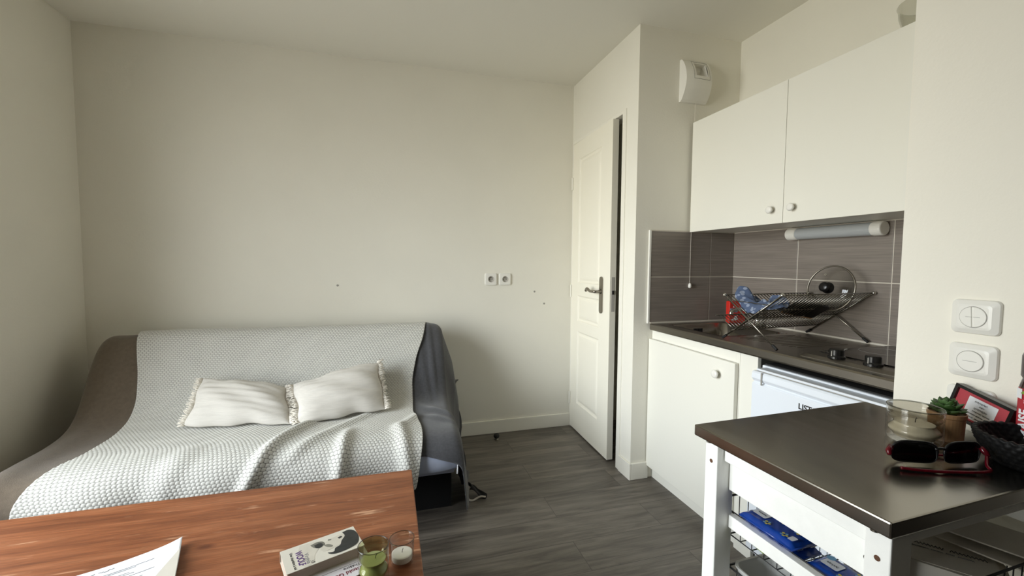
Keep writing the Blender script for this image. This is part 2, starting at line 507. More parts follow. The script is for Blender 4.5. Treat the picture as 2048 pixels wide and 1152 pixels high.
# ------------------------------------------------------------ the setting
R1, D, Y1, Y3, R2, H = 1.3042, 2.9311, 2.0787, 0.8039, 1.9676, 2.5
YB = -0.62
struct(MB().box(XL - 0.3, YB - 0.1, -0.1, 2.7, D + 0.1, 0.0).build('floor', FLOOR))
struct(MB().box(XL - 0.3, YB - 0.1, H, 2.7, D + 0.1, H + 0.1).build('ceiling', CEIL))
wall_back = struct(MB().box(XL - 0.3, D, 0, 2.7, D + 0.1, H).build('wall_back', WALL))
for (mx_, mz_) in ((-0.313, 1.071), (1.017, 1.016), (1.092, 0.927)):
    hang(MB().lathe([(0.0, 0.0), (0.006, 0.0), (0.007, -0.0015), (0.004, -0.003), (0, -0.003)], (mx_, D, mz_), 12, 'y').build('wall_plug', PLASTIC_G), wall_back)
m = MB()
XO = XL - 0.22
m.box(XO, YB, 0, XL, WY0, H); m.box(XO, WY1, 0, XL, D, H)
m.box(XO, WY0, 0, XL, WY1, WZ0); m.box(XO, WY0, WZ1, XL, WY1, H)
struct(m.build('wall_left', WALL))
struct(MB().box(XL - 0.3, YB - 0.1, 0, 2.7, YB, H).build('wall_front', mat('unseen_wall_dark', (62, 58, 53), 0.95)))  # unseen wall behind the camera, set close and dark to cut bounce light
# right side: front stretch with the switches, niche, door wall
YC = 0.36
struct(MB().box(R1, YC, 0, 2.7, Y3, H).build('wall_right', WALL2))
struct(MB().box(2.62, YB, 0, 2.7, YC, H).build('wall_added_opening', mat('added_opening_paint', (150, 143, 132), 0.9)))  # added unseen opening, put in to keep the trolley steel's reflections dark
struct(MB().box(R2, Y3, 0, 2.7, Y1, H).build('wall_niche', WALL))
m = MB()
JY0, JY1, DZ = 2.199, 2.915, 2.083
m.box(R1, Y1, 0, 2.7, 2.16, H)
m.box(R1, 2.16, 0, 1.384, JY0, H)
m.box(R1, JY0, DZ, 1.384, D, H)
m.box(R1, JY1, 0, 1.384, D, DZ)
struct(m.build('wall_hall', WALL))
struct(MB().box(2.62, 2.16, 0, 2.7, D, H).build('wall_hall_end', WALL))

bb = 0.012
def skirting(name, pts2, z=0.095):
    mb = MB()
    for (x0, y0, x1, y1) in pts2: mb.box(x0, y0, 0, x1, y1, z)
    return struct(mb.build(name, TRIM, bev=0.003))
skirting('baseboard_back', [(XL, D - bb, R1 - 0.002, D)])
skirting('baseboard_left', [(XL, YB, XL + bb, D - bb)])
skirting('baseboard_hall', [(R1 - bb, Y1 - bb, R1, JY0 - 0.004), (R1, Y1 - bb, 1.412, Y1)])
skirting('baseboard_right', [(R1 - bb, YC, R1, Y3)])

# window (left wall, outside the frame): white frame, mullion, panes
win = struct(empty('window_1', (XL - 0.11, (WY0 + WY1) / 2, WZ0)))
fr = MB(); x0, x1 = XL - 0.15, XL - 0.09; t_ = 0.05; my = (WY0 + WY1) / 2
fr.box(x0, WY0, WZ0, x1, WY0 + t_, WZ1); fr.box(x0, WY1 - t_, WZ0, x1, WY1, WZ1)
fr.box(x0, WY0, WZ0, x1, WY1, WZ0 + t_); fr.box(x0, WY0, WZ1 - t_, x1, WY1, WZ1)
fr.box(x0, my - 0.05, WZ0, x1, my + 0.05, WZ1)
fr.build('window_frame', TRIM, win, bev=0.004)
for (a, b) in ((WY0 + t_, my - 0.05), (my + 0.05, WY1 - t_)):
    MB().box(XL - 0.122, a, WZ0 + t_, XL - 0.118, b, WZ1 - t_).build('window_pane', PANE, win)
MB().box(XL - 0.09, WY0, WZ0 - 0.001, XL + 0.02, WY1, WZ0 + 0.02).build('window_sill', TRIM, win, bev=0.004)

# door, a little ajar
door = struct(empty('door_1', (R1, JY1, 0)))
m = MB()
m.box(R1 - 0.006, JY0 - 0.006, 0, 1.384, JY0 + 0.034, DZ)           # lock-side jamb
m.box(R1 + 0.062, JY0 + 0.034, 0, 1.384, JY0 + 0.042, DZ)           # stop
m.box(R1 - 0.006, JY0 - 0.006, DZ - 0.006, 1.384, JY1, DZ + 0.016)  # head
m.box(R1 - 0.002, JY1 - 0.004, 0, 1.384, JY1 + 0.008, DZ)           # hinge-side jamb
m.build('door_frame', TRIM, door, bev=0.003)
# leaf in its own frame: s along the width from the hinge, d outward into the room, z up
hp = Vector((1.3015, 2.909, 0)); fp = Vector((1.284, 2.313, 0))
ax = (fp - hp).normalized(); nn = Vector((ax.y, -ax.x, 0))
if nn.x > 0: nn = -nn
LW = (fp - hp).length
def leaf(s, d, z): return hp + ax * s + nn * d + Vector((0, 0, z))
PAN = [(0.108, 0.452, 1.085, 1.955), (0.110, 0.452, 0.812, 0.994), (0.110, 0.452, 0.212, 0.738)]
ss = sorted(set([0, LW] + [a for p in PAN for a in (0.109, 0.452)]))
zz = [0.010, 0.212, 0.738, 0.812, 0.994, 1.085, 1.955, 2.076]
mb = MB()
vid = {}
def V(s, d, z):
    k_ = (round(s, 4), round(d, 4), round(z, 4))
    if k_ not in vid:
        vid[k_] = len(mb.v); mb.v.append(tuple(leaf(s, d, z)))
    return vid[k_]
pz = {(0.212, 0.738), (0.812, 0.994), (1.085, 1.955)}
for i in range(len(ss) - 1):
    for j in range(len(zz) - 1):
        s0, s1, z0, z1 = ss[i], ss[i + 1], zz[j], zz[j + 1]
        if i == 1 and (z0, z1) in pz:
            rings = [(0.0, 0.0), (0.004, -0.005), (0.012, -0.009), (0.020, -0.008), (0.030, -0.003), (0.042, -0.001)]
            for a in range(len(rings) - 1):
                (o0, d0), (o1, d1) = rings[a], rings[a + 1]
                q0 = [V(s0 + o0, d0, z0 + o0), V(s1 - o0, d0, z0 + o0), V(s1 - o0, d0, z1 - o0), V(s0 + o0, d0, z1 - o0)]
                q1 = [V(s0 + o1, d1, z0 + o1), V(s1 - o1, d1, z0 + o1), V(s1 - o1, d1, z1 - o1), V(s0 + o1, d1, z1 - o1)]
                for c_ in range(4): mb.f.append((q0[c_], q0[(c_ + 1) % 4], q1[(c_ + 1) % 4], q1[c_]))
            mb.f.append(tuple(q1))
        else:
            mb.f.append((V(s0, 0, z0), V(s1, 0, z0), V(s1, 0, z1), V(s0, 0, z1)))
T_ = -0.039
mb.f.append((V(0, T_, 0.010), V(LW, T_, 0.010), V(LW, T_, 2.076), V(0, T_, 2.076)))
for (a, b) in ((0, 1), (1, 2), (2, 3)):
    pass
mb.f.append(tuple([V(s, 0, 0.010) for s in ss] + [V(LW, T_, 0.010), V(0, T_, 0.010)]))
mb.f.append(tuple([V(s, 0, 2.076) for s in ss] + [V(LW, T_, 2.076), V(0, T_, 2.076)]))
mb.f.append(tuple([V(0, 0, z) for z in zz] + [V(0, T_, 2.076), V(0, T_, 0.010)]))
mb.f.append(tuple([V(LW, 0, z) for z in zz] + [V(LW, T_, 2.076), V(LW, T_, 0.010)]))
lf = mb.build('door_leaf', DOORM, door)
def lb(mb, s0, s1, d0, d1, z0, z1):
    vs = [leaf(s, d, z) for z in (z0, z1) for d in (d0, d1) for s in (s0, s1)]
    return mb.add(vs, [(0, 2, 3, 1), (4, 5, 7, 6), (0, 1, 5, 4), (2, 6, 7, 3), (0, 4, 6, 2), (1, 3, 7, 5)])
hs = 0.487
hpz = MB()
prism(hpz, rrect(hs - 0.021, 0.908, hs + 0.021, 1.140, 0.0205, 8), lambda p: leaf(p[0], 0.0, p[1]), lambda p: leaf(p[0], 0.009, p[1]))
plate = hpz.build('handle_plate', NICKEL, lf, bev=0.002)
lv = [leaf(hs, 0.006, 1.045), leaf(hs, 0.03, 1.045), leaf(hs - 0.002, 0.045, 1.045), leaf(hs - 0.012, 0.050, 1.045), leaf(hs - 0.058, 0.050, 1.045), leaf(hs - 0.078, 0.050, 1.049), leaf(hs - 0.097, 0.050, 1.056), leaf(hs - 0.114, 0.049, 1.058), leaf(hs - 0.128, 0.047, 1.053), leaf(hs - 0.138, 0.045, 1.043)]
MB().tube(catmull(lv, 5), 0.0095, 12).build('door_handle', NICKEL, lf, smooth=True)
MB().lathe([(0.0, 0), (0.014, 0), (0.014, 0.008), (0, 0.008)], (0, 0, 0), 16).xf(frame(leaf(hs, 0.008, 1.045), ax, (0, 0, 1))).build('handle_collar', NICKEL, lf)
lt = MB(); lb(lt, LW - 0.0005, LW + 0.0015, -0.030, -0.010, 0.93, 1.14); lt.build('lock_plate', mat('lock_plate_grey', (176, 172, 164), 0.5), lf)
lb(MB(), LW, LW + 0.006, -0.026, -0.014, 1.035, 1.058).build('latch', DARKGAP, lf)
for z in (0.22, 1.02, 1.80):
    MB().tube([(1.2985, 2.9165, z - 0.045), (1.2985, 2.9165, z + 0.045)], 0.007, 10).build('hinge', TRIM, door)

# tiled backsplash (tiles as relief over a grout bed), white edge trim and sealant line
bs = struct(empty('wall_backsplash', (R2, 1.4, 0.89)))
ZT = [0.8955, 1.149, 1.405]
MB().box(R2 - 0.008, Y3, 0.89, R2, Y1 - 0.008, 1.41).build('grout_bed', GROUT, bs)
MB().box(1.392, Y1 - 0.008, 0.89, R2, Y1, 1.41).build('grout_bed', GROUT, bs)
g_ = 0.0022
for r_ in range(2):
    z0, z1 = ZT[r_] + g_, ZT[r_ + 1] - g_
    mb = MB()
    ys = [Y1 - 0.010, 1.656, 1.237, Y3]
    for a in range(3): mb.box(R2 - 0.0105, ys[a + 1] + g_, z0, R2 - 0.004, ys[a] - g_, z1)
    mb.build('tile_course', TILE, bs, bev=0.0012)
    mb = MB()
    xs = [1.398, 1.793, R2 - 0.008]
    for a in range(2): mb.box(xs[a] + g_, Y1 - 0.0105, z0, xs[a + 1] - g_, Y1 - 0.004, z1)
    mb.build('tile_course', TILE, bs, bev=0.0012)
struct(MB().box(1.386, Y1 - 0.012, 0.889, 1.399, Y1, 1.408).build('trim_1', PLASTIC, bev=0.002))
m = MB(); m.box(R2 - 0.016, Y3, 0.889, R2 - 0.010, Y1 - 0.012, 0.897); m.box(1.40, Y1 - 0.016, 0.889, R2 - 0.010, Y1 - 0.010, 0.897)
struct(m.build('trim_2', GROUT))

# ------------------------------------------------------------ things on the walls
def wall_socket(x, label):
    t = thing('wall_socket', (x, D, 1.107), label, 'socket', 'sockets on the back wall')
    N_ = 48
    def sq(hw, k):
        a = 2 * math.pi * k / N_
        c_, s_ = math.cos(a), math.sin(a)
        q = (abs(c_) ** 9 + abs(s_) ** 9) ** (-1 / 9)
        return (hw * c_ * q, hw * s_ * q)
    mb = MB()
    rings = [('s', 0.0425, 0.0), ('s', 0.0425, 0.007), ('s', 0.0405, 0.0105), ('s', 0.036, 0.0120), ('c', 0.0212, 0.0120)]
    for (kd, r, d) in rings:
        for k in range(N_):
            p = sq(r, k) if kd == 's' else (r * math.cos(2 * math.pi * k / N_), r * math.sin(2 * math.pi * k / N_))
            mb.v.append((x + p[0], D - d, 1.107 + p[1]))
    for i in range(len(rings) - 1):
        for k in range(N_):
            l = (k + 1) % N_
            mb.f.append((i * N_ + k, i * N_ + l, (i + 1) * N_ + l, (i + 1) * N_ + k))
    mb.build('faceplate', PLASTIC, t)
    MB().lathe([(0.0220, -0.0118), (0.0216, -0.0135), (0.0204, -0.0140), (0.0192, -0.0125), (0.0186, -0.0015), (0.0, -0.0015)], (x, D, 1.107), 36, 'y', caps=False).build('socket_well', mat('socket_grey', (190, 186, 178), 0.4), t)
    for dx in (-0.0095, 0.0095):
        MB().tube([(x + dx, D - 0.0030, 1.107), (x + dx, D - 0.001, 1.107)], 0.0030, 10).build('socket_hole', DARKGAP, t)
    MB().tube([(x, D - 0.001, 1.118), (x, D - 0.012, 1.118)], 0.0024, 8).build('earth_pin', CHROME, t)
wall_socket(0.690, 'white square wall socket, the one nearer the sofa')
wall_socket(0.793, 'white square wall socket, the one nearer the door')

def switch(zc, label, parts, name='light_switch'):
    yc, hw, hh = 0.6455, 0.0435, 0.0395
    t = thing(name, (R1, yc, zc), label, 'switch', 'plates on the right wall')
    outl = rrect(-hw, -hh, hw, hh, 0.011, 6)
    mb = MB()
    n = len(outl)
    rings = [(1.0, 0.0), (1.0, 0.004), (0.965, 0.0075), (0.72, 0.0125), (0.60, 0.0135)]
    for (sc, d) in rings:
        for (a, b) in outl: mb.v.append((R1 - d, yc + a * sc, zc + b * sc))
    for i in range(len(rings) - 1):
        for k in range(n):
            l = (k + 1) % n
            mb.f.append((i * n + k, i * n + l, (i + 1) * n + l, (i + 1) * n + k))
    mb.f.append(tuple((len(rings) - 1) * n + k for k in range(n)))
    mb.build('faceplate', PLASTIC, t, smooth=False)
    # round rocker(s)
    R = 0.0235
    for side in parts:
        pts = []
        if side == 'full': rng_ = [(math.radians(a)) for a in range(0, 360, 10)]
        elif side == 'l': rng_ = [math.radians(90 + a) for a in range(1, 180, 9)]
        else: rng_ = [math.radians(-90 + a) for a in range(1, 180, 9)]
        pts = [(R * math.cos(a), R * math.sin(a)) for a in rng_]
        mb = MB()
        off = 0.0 if side == 'full' else (-0.0004 if side == 'l' else 0.0004)
        prism(mb, pts, lambda p: (R1 - 0.010, yc + off + p[0], zc + p[1]), lambda p: (R1 - 0.0155, yc + off + p[0], zc + p[1]))
        rk = mb.build('rocker', PLASTIC, t, bev=0.0012)
    for side in parts:
        if side == 'full': a, b = -0.0125, 0.0125
        elif side == 'l': a, b = -0.0125, -0.001
        else: a, b = 0.001, 0.0125
        MB().box(R1 - 0.0160, yc + a, zc - 0.0004, R1 - 0.0153, yc + b, zc + 0.0004).build('rocker_mark', PLASTIC_G, t)
    MB().lathe([(R + 0.0012, 0), (R + 0.0012, -0.0139), (R - 0.0005, -0.0139), (R - 0.0005, 0)], (R1, yc, zc), 40, 'x', caps=False).build('rocker_gap', PLASTIC_G, t)
switch(1.1035, 'white double rocker light switch, topmost plate on the right wall', ('l', 'r'))
switch(1.0010, 'white single rocker light switch below the double switch', ('full',))
switch(0.8990, 'white wall plate mostly hidden behind the red picture frame', ('full',), 'wall_plate')

# extractor vent with pull cord on the return wall
vt = thing('extractor_vent', (1.646, Y1, 2.12), 'white plastic extractor vent with open grille and pull cord high beside the cabinets', 'vent')
vx0, vx1, vz0, vz1 = 1.557, 1.722, 2.117, 2.343
def vd(z): return 0.016 + 0.052 * math.sin(math.pi * min(1, max(0, (z - vz0) / (vz1 - vz0)))) ** 0.75
mb = MB()
xs_ = np.unique(np.r_[np.linspace(vx0, vx1, 11), 1.616, 1.694]); zs_ = np.unique(np.r_[np.linspace(vz0, vz1, 25), 2.245, 2.318])
def fx(x): return 0.90 + 0.10 * math.sin(math.pi * (x - vx0) / (vx1 - vx0))
idx = {}
for i, x in enumerate(xs_):
    for j, z in enumerate(zs_):
        idx[i, j] = len(mb.v); mb.v.append((x, Y1 - vd(z) * fx(x), z))
for i in range(len(xs_) - 1):
    for j in range(len(zs_) - 1):
        xm, zm = (xs_[i] + xs_[i + 1]) / 2, (zs_[j] + zs_[j + 1]) / 2
        if 1.616 < xm < 1.694 and 2.245 < zm < 2.318: continue
        mb.f.append((idx[i, j], idx[i + 1, j], idx[i + 1, j + 1], idx[i, j + 1]))
for i in (0, len(xs_) - 1):
    b0 = len(mb.v); mb.v.extend([(xs_[i], Y1, vz0), (xs_[i], Y1, vz1)])
    mb.f.append(tuple([idx[i, j] for j in range(len(zs_))] + [b0 + 1, b0]))
for j in (0, len(zs_) - 1):
    b0 = len(mb.v); mb.v.extend([(vx0, Y1, zs_[j]), (vx1, Y1, zs_[j])])
    mb.f.append(tuple([idx[i, j] for i in range(len(xs_))] + [b0 + 1, b0]))
mb.build('vent_cover', PLASTIC, vt, smooth=False)
mb = MB()
q0 = [(1.616, 2.245), (1.694, 2.245), (1.694, 2.318), (1.616, 2.318)]
q1 = [(1.622, 2.250), (1.672, 2.256), (1.688, 2.312), (1.622, 2.312)]
vs = [(x, Y1 - vd(z) * fx(x), z) for (x, z) in q0] + [(x, Y1 - 0.012, z) for (x, z) in q1]
mb.add(vs, [(i, (i + 1) % 4, 4 + (i + 1) % 4, 4 + i) for i in range(4)] + [(4, 5, 6, 7)])
mb.build('vent_funnel', PLASTIC, vt)
mb = MB()
loop = [(x, Y1 - vd(z) * fx(x) - 0.0003, z) for (x, z) in [(1.604, z) for z in np.linspace(2.228, 2.330, 6)] + [(x, 2.330) for x in np.linspace(1.62, 1.70, 5)] + [(1.706, z) for z in np.linspace(2.330, 2.228, 6)] + [(x, 2.228) for x in np.linspace(1.70, 1.62, 5)]]
mb.tube(loop, 0.0011, 5, closed=True).build('panel_seam', PLASTIC_G, vt)
mb = MB(); mb.tube([(1.655, Y1 - 0.014, 2.122), (1.654, Y1 - 0.014, 1.7), (1.652, Y1 - 0.015, 1.108)], 0.0009, 6)
mb.build('pull_cord', THREAD, vt)
MB().lathe([(0, 0.016), (0.005, 0.014), (0.009, 0.007), (0.009, -0.006), (0.006, -0.012), (0, -0.013)], (1.652, Y1 - 0.018, 1.098), 16).build('cord_toggle', PLASTIC, vt, smooth=True)

# under-cabinet lamp
lp = thing('strip_lamp', (R2 - 0.04, 1.46, 1.37), 'white strip lamp with frosted tube under the wall cabinets', 'lamp')
def lampsec(r): return [(R2 - 0.012 - r * 1.15 + r * 1.15 * math.cos(a) * -1 if False else R2 - 0.010 - r * (1.0 + math.cos(a)), 1.372 + r * 0.95 * math.sin(a)) for a in np.linspace(0, 2 * math.pi, 24, endpoint=False)]
for (nm, ya, yb, r, mt) in (('lamp_diffuser', 1.292, 1.636, 0.029, LAMPM), ('end_cap', 1.632, 1.684, 0.031, PLASTIC), ('end_cap', 1.252, 1.296, 0.031, PLASTIC)):
    mb = MB(); prism(mb, lampsec(r), lambda p: (p[0], ya, p[1]), lambda p: (p[0], yb, p[1]))
    mb.build(nm, mt, lp, smooth=False, bev=0.006 if nm == 'end_cap' else 0.0, segs=3)
MB().box(R2 - 0.020, 1.262, 1.352, R2 - 0.0106, 1.675, 1.398).build('lamp_base', PLASTIC, lp)

# ------------------------------------------------------------ kitchenette
uc = thing('wall_cabinet', (1.80, 1.43, 1.402), 'white two-door wall cabinet with round knobs above the tiled splashback', 'cabinet')
UX, UZ0, UZ1, UY0, UY1 = 1.6402, 1.4024, 2.008, 0.808, 2.060
mb = MB()
x0 = UX + 0.019
mb.box(x0, UY0, UZ0 + 0.004, R2, UY1, UZ0 + 0.022); mb.box(x0, UY0, UZ1 - 0.018, R2, UY1, UZ1)
mb.box(x0, UY0, UZ0 + 0.022, R2, UY0 + 0.018, UZ1 - 0.018); mb.box(x0, UY1 - 0.018, UZ0 + 0.022, R2, UY1, UZ1 - 0.018)
mb.box(R2 - 0.012, UY0 + 0.018, UZ0 + 0.022, R2 - 0.006, UY1 - 0.018, UZ1 - 0.018)
mb.build('cabinet_body', LAM, uc)
def knob(c, parent, r=0.0165):
    MB().lathe([(0.0, 0.0), (0.0065, 0.0), (0.0065, -0.012), (r * 0.8, -0.014), (r, -0.019), (r, -0.022), (r * 0.85, -0.026), (r * 0.5, -0.0275), (0, -0.028)], c, 28, 'x').build('knob', PLASTIC, parent, smooth=True)
for (a, b, ky) in ((1.4685, UY1, 1.520), (UY0, 1.4665, 1.416)):
    d_ = MB().box(UX, a, UZ0, UX + 0.018, b, UZ1).build('cabinet_door', LAM, uc, bev=0.0012)
    knob((UX, ky, 1.4635), d_)

bowl = tag(MB().lathe([(0.0, 0.0), (0.045, 0.0), (0.062, 0.018), (0.078, 0.05), (0.088, 0.085), (0.090, 0.112), (0.093, 0.116), (0.094, 0.120), (0.090, 0.121), (0.086, 0.114), (0.084, 0.085), (0.074, 0.052), (0.058, 0.022), (0.0, 0.006)], (1.80, 1.06, UZ1), 40).build('glass_bowl', GLASS_B, smooth=True), 'clear glass bowl standing on top of the wall cabinet', 'bowl')

# base unit left of the fridge
XK = 1.412
bc = thing('base_cabinet', (1.70, 1.77, 0), 'white base cabinet with one round knob under the sink', 'cabinet')
CX = XK + 0.012
mb = MB()
mb.box(CX, 2.058, 0.075, 1.95, 2.076, 0.8535); mb.box(CX, 1.449, 0.075, 1.95, 1.467, 0.8535)
mb.box(CX, 1.467, 0.075, 1.95, 2.058, 0.093); mb.box(CX, 1.467, 0.802, CX + 0.018, 2.058, 0.8535)
mb.box(1.93, 1.467, 0.093, 1.95, 2.058, 0.70)
mb.build('cabinet_body', LAM, bc, bev=0.001)
d_ = MB().box(XK - 0.010, 1.4525, 0.076, XK + 0.009, 2.074, 0.803).build('cabinet_door', LAM, bc, bev=0.0015)
knob((XK - 0.010, 1.545, 0.737), d_, 0.019)
MB().box(CX + 0.020, 1.449, 0, CX + 0.036, 2.076, 0.0748).build('plinth', LAM, bc)
tag(MB().box(CX - 0.001, 1.357, 0, 1.44, 1.447, 0.8535).build('filler_panel', LAM, bev=0.001), 'narrow white filler panel between base cabinet and fridge', 'panel')

# fridge
fg = thing('fridge', (1.66, 1.08, 0), 'white under-counter fridge behind the kitchen trolley', 'fridge')
FX = 1.384; FY0, FY1 = 0.812, 1.345
MB().box(FX + 0.048, FY0, 0.02, 1.93, FY1, 0.822).build('fridge_body', ENAMEL, fg, bev=0.004)
mb = MB()
sec = [(FX + 0.046, 0.075), (FX, 0.075), (FX, 0.752), (FX + 0.004, 0.757), (FX + 0.010, 0.760), (FX + 0.002, 0.768), (FX - 0.004, 0.776), (FX - 0.002, 0.797), (FX + 0.004, 0.803), (FX + 0.046, 0.803)]
prism(mb, sec, lambda p: (p[0], FY0, p[1]), lambda p: (p[0], FY1, p[1]))
fd = mb.build('fridge_door', ENAMEL, fg, bev=0.002)
lb_ = MB().box(FX - 0.006, FY1 - 0.052, 0.755, FX - 0.0035, FY1 - 0.046, 0.8035).build('handle_seam', PLASTIC_G, fd)
MB().box(FX + 0.006, FY0, 0.8035, FX + 0.046, FY1 - 0.03, 0.808).build('door_gasket', PLASTIC_G, fg)
MB().box(FX + 0.000, FY0, 0.808, FX + 0.060, FY1 - 0.02, 0.816).build('fridge_top', ENAMEL, fg, bev=0.002)
MB().box(FX + 0.062, FY0 + 0.002, 0.822, 1.93, FY1 - 0.002, 0.827).build('top_dark_sheet', DARKGAP, fg)  # dark sheet added over the fridge top to darken the gap above
MB().box(1.45, FY0, 0.0, 1.90, FY1, 0.02).build('fridge_plinth', RUBBER, fg)
text('LISTO', 0.028, frame((FX - 0.0004, 1.106, 0.7240), (0, -1, 0), (0, 0, 1)), INK, fg, 'brand_text', bold=0.0008)

# worktop with sink, tap, hob
wt = thing('worktop', (1.69, 1.44, 0.8535), 'stainless steel worktop with inset sink in the kitchen niche', 'worktop')
WX0, WX1, WYA, WYB, WT = 1.402, R2 - 0.012, Y3 + 0.003, Y1 - 0.013, 0.890
SX0, SX1, SY0, SY1 = 1.468, 1.850, 1.600, 2.010
mb = MB()
prism(mb, [(WX0, 0.8545), (WX0 - 0.002, 0.860), (WX0 - 0.002, 0.884), (WX0 + 0.004, 0.8895), (WX0 + 0.012, WT), (SX0, WT), (SX0, 0.8545)], lambda p: (p[0], WYA, p[1]), lambda p: (p[0], WYB, p[1]))
mb.box(SX1, WYA, 0.8545, WX1, WYB, WT)
mb.box(SX0, WYA, 0.8545, SX1, SY0, WT); mb.box(SX0, SY1, 0.8545, SX1, WYB, WT)
for i in range(9):  # drainer grooves
    y = 1.555 - i * 0.03
    mb.box(1.52 + 0.006 * i, y - 0.004, WT - 0.001, 1.84, y + 0.004, WT + 0.0018)
mb.build('worktop_sheet', STEEL2, wt)
mb = MB()
n_ = 7
out_sq = []
o_r = rrect(SX0, SY0, SX1, SY1, 0.0001, n_ - 1)
lv_ = [(0.0, 0.0001, WT + 0.0008), (0.004, 0.045, WT + 0.0012), (0.008, 0.05, WT - 0.004), (0.014, 0.055, 0.80), (0.028, 0.06, 0.752), (0.06, 0.05, 0.738)]
R0 = len(mb.v)
for (ins, r, z) in lv_:
    for p in rrect(SX0 + ins, SY0 + ins, SX1 - ins, SY1 - ins, r, n_ - 1): mb.v.append((p[0], p[1], z))
nn_ = 4 * n_
for i in range(len(lv_) - 1):
    for k in range(nn_):
        l = (k + 1) % nn_
        mb.f.append((i * nn_ + k, i * nn_ + l, (i + 1) * nn_ + l, (i + 1) * nn_ + k))
mb.f.append(tuple((len(lv_) - 1) * nn_ + k for k in range(nn_)))
sk = mb.build('sink_basin', STEEL, wt, smooth=True)
mb = MB()
for k in range(6): mb.box(1.640 + k * 0.010, SY1 - 0.0135, 0.838, 1.645 + k * 0.010, SY1 - 0.011, 0.862)
mb.build('overflow_slots', DARKGAP, sk)
MB().lathe([(0, 0.004), (0.03, 0.004), (0.034, 0.0), (0.034, -0.002)], (1.66, 1.80, 0.7395), 24).build('drain', CHROME, sk, smooth=True)
tp = thing('tap', (1.905, 1.83, WT), 'chrome mixer tap standing behind the dish rack', 'tap')
MB().lathe([(0.024, 0), (0.024, 0.006), (0.017, 0.012), (0.016, 0.055), (0.018, 0.060), (0.018, 0.095), (0.014, 0.104), (0, 0.106)], (1.905, 1.83, WT), 24).build('tap_body', CHROME, tp, smooth=True)
MB().tube(catmull([(1.900, 1.83, 0.945), (1.85, 1.83, 0.975), (1.78, 1.83, 0.985), (1.735, 1.83, 0.975), (1.728, 1.83, 0.960)], 5), 0.010, 12).build('spout', CHROME, tp, smooth=True)
MB().tube([(1.905, 1.83, 0.993), (1.93, 1.80, 1.02), (1.935, 1.79, 1.028)], 0.006, 10).build('tap_lever', CHROME, tp, smooth=True)

hb = thing('hob', (1.68, 1.02, WT), 'dark glass hob with two black control knobs set in the worktop', 'hob')
HX0, HX1, HY0, HY1 = 1.438, 1.930, 0.830, 1.214
mb = MB()
o0 = rrect(HX0, HY0, HX1, HY1, 0.035, 6); o1 = rrect(HX0 + 0.018, HY0 + 0.012, HX1 - 0.01, HY1 - 0.012, 0.02, 6); o2 = rrect(HX0 + 0.024, HY0 + 0.018, HX1 - 0.016, HY1 - 0.018, 0.016, 6)
n = len(o0)
for pts, z in ((o0, WT + 0.0002), (o0, WT + 0.003), (o1, WT + 0.011), (o2, WT + 0.0115)):
    for p in pts: mb.v.append((p[0], p[1], z))
for i in range(3):
    for k in range(n):
        l = (k + 1) % n
        mb.f.append((i * n + k, i * n + l, (i + 1) * n + l, (i + 1) * n + k))
mb.f.append(tuple(3 * n + k for k in range(n)))
hf = mb.build('hob_frame', STEEL2, hb)
mb = MB(); prism(mb, rrect(1.522, HY0 + 0.022, HX1 - 0.02, HY1 - 0.022, 0.012, 4), lambda p: (p[0], p[1], WT + 0.0114), lambda p: (p[0], p[1], WT + 0.0150))
gl_ = mb.build('hob_glass', HOBG, hb)
for (cy, r) in ((0.935, 0.08), (1.115, 0.07)):
    MB().lathe([(r, 0), (r, 0.0003), (r - 0.002, 0.0003), (r - 0.002, 0)], (1.74, cy, WT + 0.0150), 40, caps=False).build('cooking_ring', PLASTIC_G, gl_)
for (kx, ky) in ((1.478, 1.088), (1.484, 0.976)):
    mb = MB().lathe([(0.0, 0), (0.0255, 0), (0.0255, 0.007), (0.023, 0.009), (0.0215, 0.012), (0.0215, 0.029), (0.0195, 0.032), (0, 0.032)], (kx, ky, WT + 0.0115), 28)
    kb = mb.build('control_knob', BLACK, hb, smooth=False)
    MB().box(kx - 0.0235, ky - 0.0015, WT + 0.014, kx - 0.0205, ky + 0.0015, WT + 0.038).build('knob_pointer', PLASTIC_G, kb)
    MB().tube([(kx + 0.02, ky - 0.05, WT + 0.0117), (kx + 0.02, ky + 0.05, WT + 0.0117)], 0.0006, 4).build('scale_line', INK, hb)

# dish rack
RXA, RXB, SK = 1.420, 1.942, 0.033
rk = thing('dish_rack', (1.68, 1.43, WT), 'folding chrome wire dish rack on crossed legs beside the hob', 'dish rack')
def RP(x, y, z): return (x, y + SK * (x - RXA) / (RXB - RXA), z)
F1, T1 = (1.544, 0.9015), (1.259, 1.106)     # leg rising towards the camera
F2, T2 = (1.272, 0.9015), (1.538, 1.088)     # leg rising away from it
def on(a, b, t): return (a[0] + (b[0] - a[0]) * t, a[1] + (b[1] - a[1]) * t)
C_ = (1.404, 1.000)
for x in (RXA, RXB):
    for (a, b) in ((F1, T1), (F2, T2)):
        dx = 0.004 if a is F1 else -0.004
        lg = MB().tube([RP(x + dx, *a), RP(x + dx, *b)], 0.0034, 8).build('leg', RACKM, rk, smooth=True)
        e0, e1 = on(a, b, -0.02), on(a, b, 0.055)
        MB().tube([RP(x + dx, *e0), RP(x + dx, *e1)], 0.0055, 8).build('rubber_foot', RUBBER, lg)
        MB().lathe([(0, -0.008), (0.006, -0.006), (0.009, 0), (0.006, 0.006), (0, 0.008)], RP(x + dx, b[0], b[1]), 14).build('end_ball', CHROME, lg, smooth=True)
def rail(p, r=0.0024): MB().tube([RP(RXA - 0.004, *p), RP(RXB + 0.004, *p)], r, 8).build('rail', RACKM, rk, smooth=True)
LO = on(F1, T1, 0.19)
HI = (1.588, 0.992)
for p in (T1, T2, C_, LO, HI, on(F1, T1, 0.66)): rail(p)
